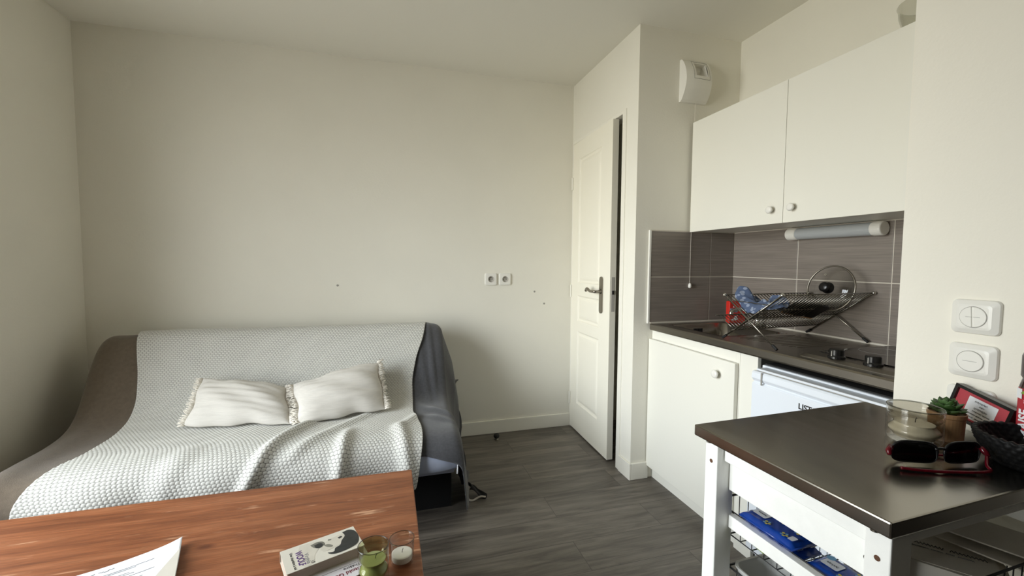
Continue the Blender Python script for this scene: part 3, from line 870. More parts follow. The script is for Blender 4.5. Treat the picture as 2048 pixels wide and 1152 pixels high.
def grid_wires(a, b, x0=RXA + 0.012, x1=RXB - 0.012, n=27, bow=0.0):
    mb = MB()
    for i in range(n):
        x = x0 + (x1 - x0) * i / (n - 1)
        mb.tube([RP(x, *a), RP(x, *b)], 0.0018, 6)
    return mb.build('wire_grid', RACKM, rk, smooth=True)
grid_wires(C_, T1); grid_wires(C_, T2); grid_wires(LO, C_); grid_wires(LO, HI)
MB().tube([RP(RXA, 1.492, 1.067), RP(RXA, 1.316, 1.064)], 0.0014, 6).build('brace', RACKM, rk)

# things in the rack
def yw(x): return SK * (x - RXA) / (RXB - RXA)
lid = thing('pan_lid', (1.86, 1.40, 1.115), 'round glass pan lid with black knob standing in the dish rack', 'lid')
LM = frame((1.865, 1.414, 1.118), (0.06, -1, 0.0), (0.20, 0, 1))     # plane of the lid: tilted back against the tiles
if (LM.to_3x3() @ Vector((0, 0, 1))).x > 0: LM = LM @ Matrix.Rotation(math.pi, 4, 'Y')
MB().lathe([(0.099, 0.0), (0.098, 0.003), (0.075, 0.011), (0.045, 0.017), (0.0, 0.019)], n=48).xf(LM).build('lid_glass', thin_glass('lid_glass', (0.93, 0.93, 0.92), 0.0, 1.45), lid, smooth=True)
MB().lathe([(0.098, -0.002), (0.103, -0.002), (0.104, 0.002), (0.101, 0.005), (0.097, 0.004), (0.098, -0.002)], n=56).xf(LM).build('lid_rim', NICKEL, lid, smooth=True)
MB().lathe([(0.0, 0.014), (0.025, 0.014), (0.025, 0.019), (0.012, 0.021), (0.011, 0.030), (0.018, 0.034), (0.022, 0.040), (0.021, 0.045), (0.012, 0.049), (0, 0.050)], n=28).xf(LM).build('lid_knob', BLACK, lid, smooth=True)
MB().lathe([(0.0025, 0.0), (0.0045, 0.0), (0.0045, 0.003), (0.0025, 0.003), (0.0025, 0.0)], n=16).xf(LM @ Matrix.Translation((-0.022, 0.060, 0.013))).build('steam_vent', CHROME, lid)

def blob_cloth(fn, name, mt, nu=60, nv=40, solid=0.003):
    U_, V_ = np.meshgrid(np.linspace(0, 1, nu), np.linspace(0, 1, nv), indexing='ij')
    P = np.stack(fn(U_, V_), -1)
    return MB().grid(P).build(name, mt, smooth=True, solid=solid, recalc=False)
def tea(u, v):
    # a crumpled cloth lying in the trough of the rack
    a = u * 2 - 1; b = v * 2 - 1
    X = a * np.sqrt(1 - 0.5 * b * b); Y = b * np.sqrt(1 - 0.5 * a * a)
    r2 = X * X + Y * Y
    x = 1.508 + 0.080 * X + 0.010 * np.sin(5 * Y + 1)
    y = 1.424 + 0.122 * Y + 0.012 * np.sin(4 * X)
    z = 1.044 + 0.054 * np.abs(Y) ** 1.2 * (1 + 0.25 * Y)
    z = z + 0.046 * np.exp(-((X + 0.35) ** 2 / 0.30 + (Y - 0.60) ** 2 / 0.10)) + 0.030 * np.exp(-((X - 0.45) ** 2 / 0.14 + (Y + 0.45) ** 2 / 0.16)) + 0.018 * np.exp(-((X + 0.5) ** 2 / 0.10 + (Y + 0.1) ** 2 / 0.08))
    z = z + 0.007 * np.sin(7 * X + 5 * Y) + 0.005 * np.sin(11 * Y - 8 * X + 1) + 0.003 * np.sin(21 * X + 4 * Y) - 0.022 * r2 ** 4
    return x, y + SK * (x - RXA) / 0.522, z
tea_o = tag(blob_cloth(tea, 'tea_towel', LEAFCLOTH, 90, 70), 'crumpled blue cloth with pale leaf print in the dish rack', 'cloth')
# dark chopping board leaning in the V
bd = thing('chopping_board', (1.72, 1.40, 1.02), 'dark chopping board leaning in the dish rack below the lid', 'board')
a_ = Vector((0, T1[0] - C_[0], T1[1] - C_[1])).normalized()
BM = frame((1.700, 1.404 + yw(1.70) + 0.012, 1.014), (1, -0.0, -0.18), a_)
mb = MB(); prism(mb, rrect(-0.085, 0.0, 0.085, 0.092, 0.012, 5), lambda p: (p[0], p[1], 0.004), lambda p: (p[0], p[1], 0.014))
mb.xf(BM).build('board_slab', BLACK, bd)
mb = MB(); prism(mb, rrect(-0.085, -0.006, 0.085, 0.0, 0.002, 3), lambda p: (p[0], p[1], 0.004), lambda p: (p[0], p[1], 0.014))
mb.xf(BM).build('board_edge', CARD, bd)
# red packet behind the rack
rp_ = thing('sponge_packet', (1.73, 1.80, WT), 'small red packet with white print behind the dish rack', 'packet')
PM_ = frame((1.885, 1.945, WT + 0.0015), (1, 0, 0), (0, 0, 1))
mb = MB(); mb.box(-0.058, 0, -0.03, 0.055, 0.125, 0.0); mb.xf(PM_).build('packet_body', RED_PK, rp_, bev=0.006, segs=3)
SG = 1
mb = MB(); mb.box(-0.054, 0.062, -0.0305, -0.004, 0.084, 0.0006); mb.xf(PM_).build('packet_label', BLUE_L, rp_)
mb = MB(); prism(mb, [(-0.036, 0.090), (-0.026, 0.090), (-0.031, 0.098)], lambda p: (p[0], p[1], -0.001), lambda p: (p[0], p[1], 0.0008)); mb.xf(PM_).build('packet_emblem', PAPER, rp_)
mb = MB(); prism(mb, [(-0.052, 0.020), (-0.03, 0.026), (-0.02, 0.040), (0.0, 0.046), (-0.01, 0.034), (0.004, 0.022), (-0.022, 0.016)], lambda p: (p[0], p[1], -0.001), lambda p: (p[0], p[1], 0.0008)); mb.xf(PM_).build('packet_picture', PAPER, rp_)

# ------------------------------------------------------------ sofa bed and what covers it
PR = [(2.87, .60), (2.865, .70), (2.83, .775), (2.765, .81), (2.70, .795), (2.63, .71), (2.56, .59), (2.485, .49), (2.39, .435), (2.25, .415), (2.10, .415), (2.00, .41), (1.94, .385), (1.912, .33), (1.915, .27), (1.95, .235)]
PC = catmull(PR, 20)
PS = np.r_[0, np.cumsum(np.hypot(*np.diff(PC, axis=0).T))]
PT = np.gradient(PC, axis=0); PT /= np.hypot(PT[:, 0], PT[:, 1])[:, None]
PN = np.stack([-(-PT[:, 1]), -PT[:, 0]], 1) * 1.0   # outward normal (towards the room / up)
PN = np.stack([PT[:, 1], -PT[:, 0]], 1)
def prof(s):
    s = np.clip(s, 0, PS[-1])
    return np.interp(s, PS, PC[:, 0]), np.interp(s, PS, PC[:, 1]), np.interp(s, PS, PN[:, 0]), np.interp(s, PS, PN[:, 1])
SXL, SXR = -1.415, 0.285
sofa = thing('sofa_bed', ((SXL + SXR) / 2, 2.3, 0), 'low sofa bed along the back wall hidden under throws', 'sofa')
def slab(name, s0, s1, th, mt, x0, x1):
    s = np.linspace(s0, s1, 50); y, z, ny, nz = prof(s)
    top = np.stack([y, z], 1) - np.stack([ny, nz], 1) * 0.004; bot = np.stack([y - ny * th, z - nz * th], 1)
    loop = np.r_[top, bot[::-1]]
    mb = MB(); n = len(loop)
    xs_ = [x0, x0 + 0.02, x1 - 0.02, x1]
    cen = loop.mean(0)
    for i, x in enumerate(xs_):
        for p in loop:
            q = p if 0 < i < 3 else p - np.array([0.0, 0.0])
            mb.v.append((x, q[0], q[1]))
    for i in range(3):
        for k in range(n):
            l = (k + 1) % n; mb.f.append((i * n + k, i * n + l, (i + 1) * n + l, (i + 1) * n + k))
    m_ = len(top)
    for base in (0, 3 * n):
        for k in range(m_ - 1): mb.f.append((base + k, base + k + 1, base + n - 2 - k, base + n - 1 - k))
    return mb.build(name, mt, sofa, smooth=False)
slab('mattress', 0.10, PS[-1], 0.10, SHEET, SXL, SXR)
mb = MB(); mb.box(SXL + 0.03, 2.085, 0.0, SXR + 0.008, 2.52, 0.225); mb.box(SXL + 0.03, 2.52, 0.0, SXR - 0.05, 2.86, 0.30)
mb.build('base', BLACKF, sofa)
# the sheet hem showing under the throw at the front right corner
def sheet(u, v):
    x = -0.60 + (SXR + 0.012 + 0.60) * u
    s = 1.20 + (0.235 - 0.035 * np.clip((x + 0.6) / 0.9, 0, 1)) * v
    y, z, ny, nz = prof(s)
    sag = 0.003 + 0.004 * np.sin(14 * x) * v + 0.010 * v * np.exp(-((x - 0.22) / 0.08) ** 2)
    z = z + nz * sag + v * (0.012 * np.sin(7 * x + 1) + 0.015 * np.clip((x - 0.1) / 0.2, 0, 1))
    return x, y + ny * sag, z
U_, V_ = np.meshgrid(np.linspace(0, 1, 90), np.linspace(0, 1, 30), indexing='ij')
MB().grid(np.stack(sheet(U_, V_), -1)).build('fitted_sheet', SHEET, sofa, smooth=True, solid=0.003, recalc=False)
MB().tube([(SXR + 0.010, *(np.array(prof(s)[0:2]) + np.array(prof(s)[2:4]) * 0.018)) for s in np.linspace(1.335, 1.40, 8)], 0.0035, 8).build('sheet_piping', PAPER, sofa)

def wr(x, s, k=1.0):  # soft long wrinkles
    return k * (0.5 * np.sin(5.1 * x + 3.0 * s + 0.6) + 0.35 * np.sin(11.3 * x - 6.2 * s + 1.9) + 0.2 * np.sin(23 * x + 9 * s))
# taupe blanket on the left half
def taupe(u, v):
    t = u * 1.15                                # lateral distance from under the throw to beyond the left end
    xin = -0.75
    flat = 0.64 ; r = 0.055
    x = np.where(t < flat, xin - t, np.where(t < flat + r * 1.57, xin - flat - r * np.sin((t - flat) / r), xin - flat - r - 0.03 * (t - flat - r * 1.57)))
    drop = np.where(t < flat, 0, np.where(t < flat + r * 1.57, r * (1 - np.cos((t - flat) / r)), r + (t - flat - r * 1.57)))
    s = 0.05 + 1.385 * v
    y, z, ny, nz = prof(s)
    o = 0.008 + 0.004 * wr(x, s) * np.clip(1 - drop * 3, 0, 1) + 0.010 * np.exp(-((x + 1.30 + 0.10 * (s - 0.5)) / 0.05) ** 2) * np.clip(s, 0, 1)
    zz_ = np.maximum(z + nz * o - drop * 1.05, 0.012)
    x = x - 0.02 * np.clip(drop - 0.1, 0, 1) * (1 + np.sin(9 * y))
    x = np.maximum(x, XL + 0.02)
    return x, y + ny * o, zz_
U_, V_ = np.meshgrid(np.linspace(0, 1, 110), np.linspace(0, 1, 130), indexing='ij')
tag(MB().grid(np.stack(taupe(U_, V_), -1)).build('taupe_blanket', TAUPE, smooth=True, solid=0.004, recalc=False), 'plain taupe blanket covering the left end of the sofa', 'blanket')

# charcoal blanket over the right end, falling to the floor
def charcoal(u, v):
    t = u * 1.12
    xin = 0.00
    flat = 0.275; r = 0.045
    a = np.clip((t - flat) / r, 0, math.pi / 2)
    down = np.clip(t - flat - r * 1.5708, 0, 10)
    x = xin + np.minimum(t, flat) + r * np.sin(a)
    drop = r * (1 - np.cos(a)) + down
    s = 0.10 + 1.215 * v + 0.055 * np.clip((t - 0.15) / 0.2, 0, 1) * v
    y, z, ny, nz = prof(s)
    bare = np.clip((x - 0.13) / 0.10, 0, 1)
    o = 0.012 + (0.002 + 0.004 * bare) * wr(x * 1.2, s * 1.3) + 0.004 * bare * np.sin(16 * s + 20 * x) + 0.006 * bare
    o = o + bare * (0.014 * np.exp(-((x - 0.185 - 0.10 * (s - 0.55)) / 0.018) ** 2) * np.exp(-((s - 0.60) / 0.22) ** 2) + 0.012 * np.exp(-((x - 0.245 - 0.04 * (s - 0.55)) / 0.014) ** 2) * np.exp(-((s - 0.55) / 0.25) ** 2)) + 0.016 * bare * np.exp(-((s - 0.86 - 1.1 * (x - 0.15)) / 0.035) ** 2) + 0.010 * bare * np.exp(-((s - 1.00 - 0.8 * (x - 0.15)) / 0.03) ** 2)
    hem = 0.40 * np.clip((y - 2.42) / 0.4, 0, 1) ** 1.0           # the back corner stays short
    lim = np.maximum(z - hem - 0.012, 0.05)
    d2 = np.minimum(drop, lim)
    zz_ = z + nz * o - d2
    flare = 0.055 * np.clip(down, 0, 1) * (1.0 + 0.45 * np.sin(13 * y + 1.0) + 0.3 * np.sin(29 * y)) + 0.035 * np.clip(down * 3, 0, 1) + 0.035 * np.clip(down * 6, 0, 1) * np.clip((y - 2.45) / 0.15, 0, 1)
    yy = y + ny * o + np.clip(down, 0, 1) * 0.52 * np.clip((2.35 - y) / 0.4, 0, 1) + 0.0
    return x + flare, yy, np.maximum(zz_, 0.008)
U_, V_ = np.meshgrid(np.linspace(0, 1, 150), np.linspace(0, 1, 150), indexing='ij')
Pc = np.stack(charcoal(U_, V_), -1)
cb = thing('charcoal_blanket', (0.33, 2.3, 0), 'dark charcoal towelling blanket hanging off the right end of the sofa', 'blanket')
MB().grid(Pc).build('blanket_cloth', CHARC, cb, smooth=True, solid=0.005, recalc=False)
mb = MB()
mb.grid(np.array([[(0.395 + 0.075 * a + 0.012 * math.sin(5 * b), 2.14 + 0.06 * b - 0.05 * a, 0.004 + 0.055 * (1 - a) * (0.5 + 0.5 * b) + 0.010 * math.sin(6 * a + 4 * b) + 0.008) for b in np.linspace(0, 1, 8)] for a in np.linspace(0, 1, 12)]))
mb.build('turned_corner', CHARC_D, cb, smooth=True, solid=0.003, recalc=False)
MB().tube(catmull([(0.372, 2.125, 0.028), (0.385, 2.105, 0.008), (0.405, 2.095, 0.006), (0.425, 2.098, 0.012), (0.445, 2.095, 0.020), (0.470, 2.088, 0.018)], 5), 0.0045, 8).build('pale_hem', PAPER_D, cb, smooth=True)

# the cream knit throw, its weave modelled as relief
TH_S = np.array([0.235, 0.305, 0.395, 0.506, 0.642, 0.776, 0.945, 1.145, 1.252, 1.298, 1.373, 1.428, 1.44])
TH_R = np.array([0.232, 0.218, 0.197, 0.154, 0.126, 0.123, 0.117, 0.144, 0.145, 0.134, 0.119, 0.105, 0.104])
TL_S = np.array([0.235, 0.304, 0.494, 0.65, 0.775, 0.94, 1.132, 1.2, 1.265, 1.311, 1.352, 1.44])
TL_X = np.array([-1.290, -1.275, -1.222, -1.195, -1.186, -1.176, -1.182, -1.215, -1.251, -1.284, -1.294, -1.30])
nu, nv = 530, 500
uu = np.linspace(0, 1, nu); vv = np.linspace(0, 1, nv)
U_, V_ = np.meshgrid(uu, vv, indexing='ij')
def smooth_i(s, a, b):
    acc = 0
    for d in (-0.03, -0.015, 0, 0.015, 0.03): acc = acc + np.interp(s + d, a, b)
    return acc / 5
hemS = 1.440 - 0.085 * np.exp(-((U_ - 0.72) / 0.20) ** 2) - 0.03 * np.exp(-((U_ - 0.9) / 0.06) ** 2) * 0
s_ = 0.16 + (hemS - 0.16) * V_
xl = smooth_i(s_, TL_S, TL_X); xr = smooth_i(s_, TH_S, TH_R)
x_ = xl + (xr - xl) * U_
y_, z_, ny_, nz_ = prof(s_)
front = np.clip((s_ - 0.85) / 0.3, 0, 1)
o_ = 0.025 + 0.0035 * wr(x_, s_)
def ridge(xc0, sl, w, amp, s0, s1):
    xc = xc0 + sl * (s_ - 1.2)
    return amp * np.exp(-((x_ - xc) / w) ** 2) * np.clip((s_ - s0) / 0.12, 0, 1) * np.clip((s1 - s_) / 0.05 + 1, 0, 1)
o_ = o_ + ridge(-0.47, -0.55, 0.030, 0.028, 0.92, 1.5) + ridge(-0.19, -0.12, 0.028, 0.026, 1.10, 1.5) + ridge(0.05, 0.15, 0.030, 0.022, 1.08, 1.5)
o_ = o_ + ridge(-0.33, -0.9, 0.035, 0.014, 0.85, 1.25) + ridge(-0.80, -0.3, 0.05, 0.012, 1.12, 1.5) + ridge(0.02, -0.6, 0.03, 0.012, 0.80, 1.15)
o_ = o_ + 0.010 * np.sin(15 * x_ + 4 * s_) * np.clip((s_ - 1.22) / 0.15, 0, 1)
# weave
Wm = 1.40
ucoord = U_ * Wm; vcoord = s_
row = vcoord / 0.0105
off = np.mod(np.floor(row), 2) * 0.5
hh_ = (np.abs(np.sin((ucoord / 0.0165 + off) * math.pi)) ** 0.6) * (np.abs(np.sin(row * math.pi)) ** 0.6)
o_ = o_ + 0.0028 * hh_
hang_ = np.clip(s_ - 1.40, 0, 1)
P = np.stack([x_, y_ + ny_ * o_, z_ + nz_ * o_], -1)
tag(MB().grid(P, uv=np.stack([ucoord, vcoord], -1)).build('knit_throw', KNIT, smooth=True, solid=0.003, recalc=False), 'cream chunky knit throw spread over the middle of the sofa', 'throw')

# cushions with fringed short ends
def cushion(TLc, TRc, BLc, BRc, thick, seed, label, fringe_sides):
    c4 = [np.array(p) for p in (TLc, TRc, BLc, BRc)]
    cen = sum(c4) / 4
    A = (c4[1] + c4[3] - c4[0] - c4[2]); Bv = (c4[0] + c4[1] - c4[2] - c4[3])
    Nn = np.cross(A, Bv); Nn /= np.linalg.norm(Nn)
    if Nn[1] > 0: Nn = -Nn
    t = thing('cushion', tuple(cen), label, 'cushion', 'cushions on the sofa')
    nu, nv = 80, 48
    mb = MB()
    r_ = np.random.default_rng(seed)
    ph = r_.uniform(0, 6, 8)
    sheets = []
    for side in (1, -1):
        a = np.linspace(-1, 1, nu); b = np.linspace(-1, 1, nv)
        a = np.sign(a) * (1 - (1 - np.abs(a)) ** 1.4); b = np.sign(b) * (1 - (1 - np.abs(b)) ** 1.4)
        A_, B_ = np.meshgrid(a, b, indexing='ij')
        pin_a = 1 - 0.05 * (1 - A_ ** 2) * 0 - 0.045 * (1 - B_ ** 2) * 0
        u = (A_ * (1 - 0.030 * (1 - B_ ** 2)) + 1) / 2; v = (B_ * (1 - 0.06 * (1 - A_ ** 2) * (-0.4)) + 1) / 2
        base = (c4[2][None, None] * ((1 - u) * (1 - v))[..., None] + c4[3] * (u * (1 - v))[..., None] + c4[0] * ((1 - u) * v)[..., None] + c4[1] * (u * v)[..., None])
        Bu = Bv / np.linalg.norm(Bv); Au = A / np.linalg.norm(A)
        base = base + Bu * (0.007 * np.sin(4.2 * A_ + ph[4]) * B_ ** 2 + 0.004 * np.sin(9 * A_ + ph[5]) * B_)[..., None] + Au * (0.005 * np.sin(5 * B_ + ph[6]) * A_ ** 2)[..., None]
        puff = np.clip(1 - np.abs(A_) ** 2.6, 0, 1) ** 0.55 * np.clip(1 - np.abs(B_) ** 2.4, 0, 1) ** 0.6
        crease = 0.055 * np.sin(9 * B_ + 2 * A_ + ph[0]) * np.abs(A_) ** 1.5 + 0.05 * np.sin(17 * B_ - 3 * A_ + ph[1]) * np.abs(A_) + 0.07 * np.sin(5 * A_ + 6 * B_ + ph[2]) + 0.035 * np.sin(23 * B_ + 4 * A_ + ph[3])
        h = thick * puff * (1 + crease) * (1.0 if side > 0 else -0.35)
        sheets.append(base + Nn * h[..., None])
        mb.grid(sheets[-1])
    o = mb.build('cushion_cover', LINEN, t, smooth=True)
    bm = bmesh.new(); bm.from_mesh(o.data); bmesh.ops.remove_doubles(bm, verts=bm.verts, dist=0.0006); bmesh.ops.recalc_face_normals(bm, faces=bm.faces); bm.to_mesh(o.data); bm.free()
    o.data.polygons.foreach_set('use_smooth', [True] * len(o.data.polygons))
    An = A / np.linalg.norm(A); Bn = Bv / np.linalg.norm(Bv)
    for sd in fringe_sides:
        fm = MB()
        p0, p1 = (c4[2], c4[0]) if sd < 0 else (c4[3], c4[1])
        for i in range(130):
            f = i / 129
            q = p0 + (p1 - p0) * f
            q = q - An * sd * 0.004 * (1 - (2 * f - 1) ** 2) * 2
            ln = r_.uniform(0.014, 0.034)
            d = An * sd * ln + Bn * r_.uniform(-0.010, 0.010) + Nn * r_.uniform(0.0, 0.010)
            mid = q + d * 0.5 + Nn * r_.uniform(0, 0.004) + Bn * r_.uniform(-0.004, 0.004)
            fm.tube([tuple(q - An * sd * 0.004), tuple(mid), tuple(q + d)], 0.0019, 5)
        fm.build('fringe', THREAD, t, smooth=True)
cushion((-0.905, 2.470, 0.630), (-0.518, 2.430, 0.575), (-0.910, 2.270, 0.462), (-0.452, 2.200, 0.455), 0.062, 3, 'white linen cushion lying lower, on the left of the pair on the sofa', (-1, 1))
cushion((-0.486, 2.420, 0.580), (-0.062, 2.475, 0.668), (-0.414, 2.190, 0.455), (-0.020, 2.255, 0.468), 0.064, 5, 'white linen cushion tilted up, on the right of the pair beside the charcoal blanket', (-1, 1))

# door stop on the floor
ds = thing('door_stop', (0.708, 2.812, 0), 'small round black door stop on the floor by the baseboard', 'door stop')
MB().lathe([(0.0, 0.0), (0.014, 0.0), (0.014, 0.004), (0.010, 0.008), (0.009, 0.014), (0, 0.014)], (0.708, 2.812, 0), 20).build('stop_base', NICKEL, ds, smooth=False)
MB().lathe([(0.0, 0.010), (0.012, 0.011), (0.019, 0.018), (0.021, 0.027), (0.017, 0.037), (0.009, 0.042), (0, 0.043)], (0.708, 2.812, 0), 24).build('stop_ball', RUBBER, ds, smooth=True)

# ------------------------------------------------------------ coffee table and what lies on it
TZ = 0.44
TX0, TX1, TY0, TY1 = -1.32, 0.0775, 0.98, 1.6175
ct = thing('coffee_table', ((TX0 + TX1) / 2, 1.3, 0), 'orange-brown stained pine coffee table in front of the sofa', 'table')
MB().box(TX0, TY0, TZ - 0.022, TX1, TY1, TZ).build('tabletop', PINE, ct, bev=0.003)
mb = MB()
mb.box(TX0 + 0.06, TY0 + 0.05, TZ - 0.10, TX1 - 0.06, TY0 + 0.07, TZ - 0.022); mb.box(TX0 + 0.06, TY1 - 0.07, TZ - 0.10, TX1 - 0.06, TY1 - 0.05, TZ - 0.022)
mb.box(TX0 + 0.05, TY0 + 0.07, TZ - 0.10, TX0 + 0.07, TY1 - 0.07, TZ - 0.022); mb.box(TX1 - 0.07, TY0 + 0.07, TZ - 0.10, TX1 - 0.05, TY1 - 0.07, TZ - 0.022)
mb.build('apron', PINE, ct)
for x in (TX0 + 0.045, TX1 - 0.095):
    for y in (TY0 + 0.045, TY1 - 0.095):
        MB().box(x, y, 0, x + 0.05, y + 0.05, TZ - 0.022).build('leg', PINE, ct, bev=0.003)

# letter with a lifted fold
lt = thing('letter', (-0.66, 1.27, TZ), 'creased white letter with printed and handwritten lines on the coffee table', 'paper')
c0 = Vector((-0.552, 1.342, 0)); ldir = Vector((-0.855, -0.315, 0)).normalized(); sdir = Vector((0.28, -0.96, 0)).normalized()
def lett(a, b):
    p = c0 + ldir * a + sdir * b
    lift = 0.018 * math.exp(-((a) / 0.055)) * math.exp(-((b) / 0.06)) + 0.004 * math.exp(-(a / 0.05)) + 0.0012
    return (p.x, p.y, TZ + lift + 0.0012 * math.sin(20 * a + 9 * b) ** 2)
MB().grid(np.array([[lett(a, b) for b in np.linspace(0, 0.20, 30)] for a in np.linspace(0, 0.297, 44)])).build('sheet', PAPER, lt, smooth=True, solid=0.0003, recalc=False)
def letter_lines(name, rows, mt, rad, jig):
    mb = MB(); r_ = random.Random(4)
    for (b, a0, a1) in rows:
        pts = []
        n = int((a1 - a0) / 0.0022)
        for i in range(n + 1):
            a = a0 + (a1 - a0) * i / n
            q = lett(a, b + (r_.uniform(-jig, jig)))
            pts.append((q[0], q[1], q[2] + 0.0006))
        mb.tube(pts, rad, 4)
    mb.build(name, mt, lt)
letter_lines('printed_lines', [(0.040, 0.055, 0.165), (0.046, 0.09, 0.19), (0.062, 0.10, 0.20), (0.068, 0.09, 0.21), (0.082, 0.13, 0.16), (0.078, 0.05, 0.13), (0.094, 0.07, 0.19), (0.10, 0.07, 0.19), (0.112, 0.06, 0.2)], INK_G, 0.00045, 0.0006)
letter_lines('handwriting', [(0.022, 0.135, 0.165), (0.020, 0.172, 0.18), (0.024, 0.19, 0.235), (0.032, 0.20, 0.225)], INK_G, 0.0005, 0.0030)
mb = MB(); f0 = [lett(0.0, 0.055), lett(0.075, 0.20), lett(0.0, 0.20)]
mb.poly([(p[0], p[1], p[2] + 0.004 + (0.006 if i == 0 else 0.0)) for i, p in enumerate(f0)]).build('folded_corner', PAPER_D, lt, solid=0.0003, recalc=False)

# book with a portrait on its cover
BKZ = 0.028
b_up = Vector((0.171, 0.064, 0)).normalized(); b_rt = Vector((b_up.y, -b_up.x, 0))
BO = Vector((-0.273, 1.172, TZ))         # far left corner of the cover
def book(name, loc, label, o, up, rt, h, wdt, th, z, cover, parent_cat='book'):
    t = thing(name, (o.x, o.y, z), label, parent_cat)
    M = frame((o.x, o.y, z), rt, up)
    mb = MB(); mb.box(0.002, 0.002, 0.0012, wdt - 0.002, h - 0.002, th - 0.0012); mb.xf(M).build('page_block', PAGES, t)
    mb = MB(); mb.box(0, 0, th - 0.0012, wdt, h, th); mb.box(0, 0, 0, wdt, h, 0.0012); mb.box(-0.0012, 0, 0, 0.0, h, th); mb.xf(M).build('cover', cover, t)
    return t, M
LOWZ = TZ + 0.0
# second book lies underneath and sticks out towards the camera
T2 = 0.012
b2up = -b_rt; b2rt = -b_up * 1.0
b2up = Vector((b_rt.x, b_rt.y, 0)); b2rt = Vector((-b_up.x, -b_up.y, 0))
o2 = BO + b_up * 0.192 + b_rt * 0.045
bk2, M2 = book('paperback', None, 'white paperback with maroon lettering partly under the portrait book', o2, b2up, b2rt, 0.115, 0.178, T2, TZ, mat('white_cover', (222, 218, 222), 0.4))
text('Witold Gombrowicz', 0.017, M2 @ Matrix.Translation((0.090, 0.092, T2 + 0.0002)), INK_M, bk2, 'author_text', bold=0.0003)
text('Théâtre', 0.013, M2 @ Matrix.Translation((0.048, 0.076, T2 + 0.0002)), INK, bk2, 'title_text')
mb = MB(); mb.box(0.03, 0.0665, T2, 0.15, 0.0673, T2 + 0.0003); mb.xf(M2).build('rule', INK, bk2)
mb = MB(); mb.poly([(0.012, 0.088, T2 + 0.0003), (0.004, 0.062, T2 + 0.0003), (0.022, 0.062, T2 + 0.0003)]); mb.xf(M2).build('triangle_mark', INK_M, bk2)
bk1, M1 = book('portrait_book', None, 'paperback with grey portrait cover and violet lettering lying on top of the other', BO, b_up, b_rt, 0.183, 0.076 + 0.022, BKZ, TZ + T2, mat('cream_cover', (216, 211, 198), 0.35))
zc = BKZ + 0.0002
def cover_shape(name, pts, mt, k):
    mb = MB(); mb.poly([(p[0], p[1], zc + 0.00008 * k) for p in catmull(pts + [pts[0]], 5)[:-1]]); mb.xf(M1).build(name, mt, bk1)
cover_shape('portrait_dress', [(0.004, 0.045), (0.008, 0.080), (0.020, 0.092), (0.040, 0.085), (0.062, 0.070), (0.090, 0.062), (0.094, 0.040), (0.05, 0.032)], PHOTO_L, 1)
cover_shape('portrait_shoulder', [(0.018, 0.068), (0.014, 0.085), (0.020, 0.098), (0.034, 0.100), (0.042, 0.088), (0.034, 0.074)], PHOTO_M, 2)
cover_shape('portrait_collar', [(0.024, 0.076), (0.022, 0.090), (0.032, 0.096), (0.042, 0.088), (0.038, 0.078)], PHOTO_D, 3)
cover_shape('portrait_face', [(0.030, 0.100), (0.022, 0.112), (0.018, 0.128), (0.016, 0.150), (0.030, 0.158), (0.054, 0.150), (0.060, 0.120), (0.064, 0.095), (0.050, 0.085), (0.042, 0.092)], PHOTO_L, 2)
cover_shape('portrait_hair', [(0.010, 0.150), (0.008, 0.168), (0.022, 0.180), (0.050, 0.182), (0.078, 0.172), (0.088, 0.150), (0.090, 0.120), (0.084, 0.104), (0.074, 0.098), (0.078, 0.112), (0.066, 0.118), (0.060, 0.132), (0.044, 0.140), (0.028, 0.152)], PHOTO_D, 4)
cover_shape('portrait_eye', [(0.026, 0.134), (0.024, 0.142), (0.029, 0.145), (0.033, 0.137)], PHOTO_D, 5)
cover_shape('portrait_mouth', [(0.019, 0.112), (0.022, 0.119), (0.026, 0.117), (0.024, 0.110)], PHOTO_M, 5)
cover_shape('portrait_jaw', [(0.036, 0.096), (0.040, 0.108), (0.052, 0.116), (0.056, 0.110), (0.046, 0.100)], PHOTO_M, 5)
text('Virginia', 0.0145, M1 @ Matrix.Translation((0.066, 0.052, zc)), INK_G, bk1, 'author_text', ext=0.0003)
text('WOOLF', 0.0215, M1 @ Matrix.Translation((0.056, 0.037, zc)), INK_P, bk1, 'author_name', ext=0.0003, bold=0.0006, sx=0.78)
text('Une chambre à soi', 0.0095, M1 @ Matrix.Translation((0.057, 0.021, zc)), INK, bk1, 'title_text', ext=0.0003)
text('10', 0.012, M1 @ Matrix.Translation((0.086, 0.060, zc)), INK, bk1, 'series_mark', ext=0.0003)
# dark card peeping out behind the books
dkM = frame((-0.235, 1.250, TZ), b_up, -b_rt)
tag(MB().box(0.0, -0.040, 0.0, 0.046, 0.012, 0.010).xf(frame((-0.205, 1.1985, TZ + 0.0004), b_up, -b_rt)).build('notebook', BLACKF, bev=0.001), 'small black notebook peeping out behind the portrait book', 'notebook')

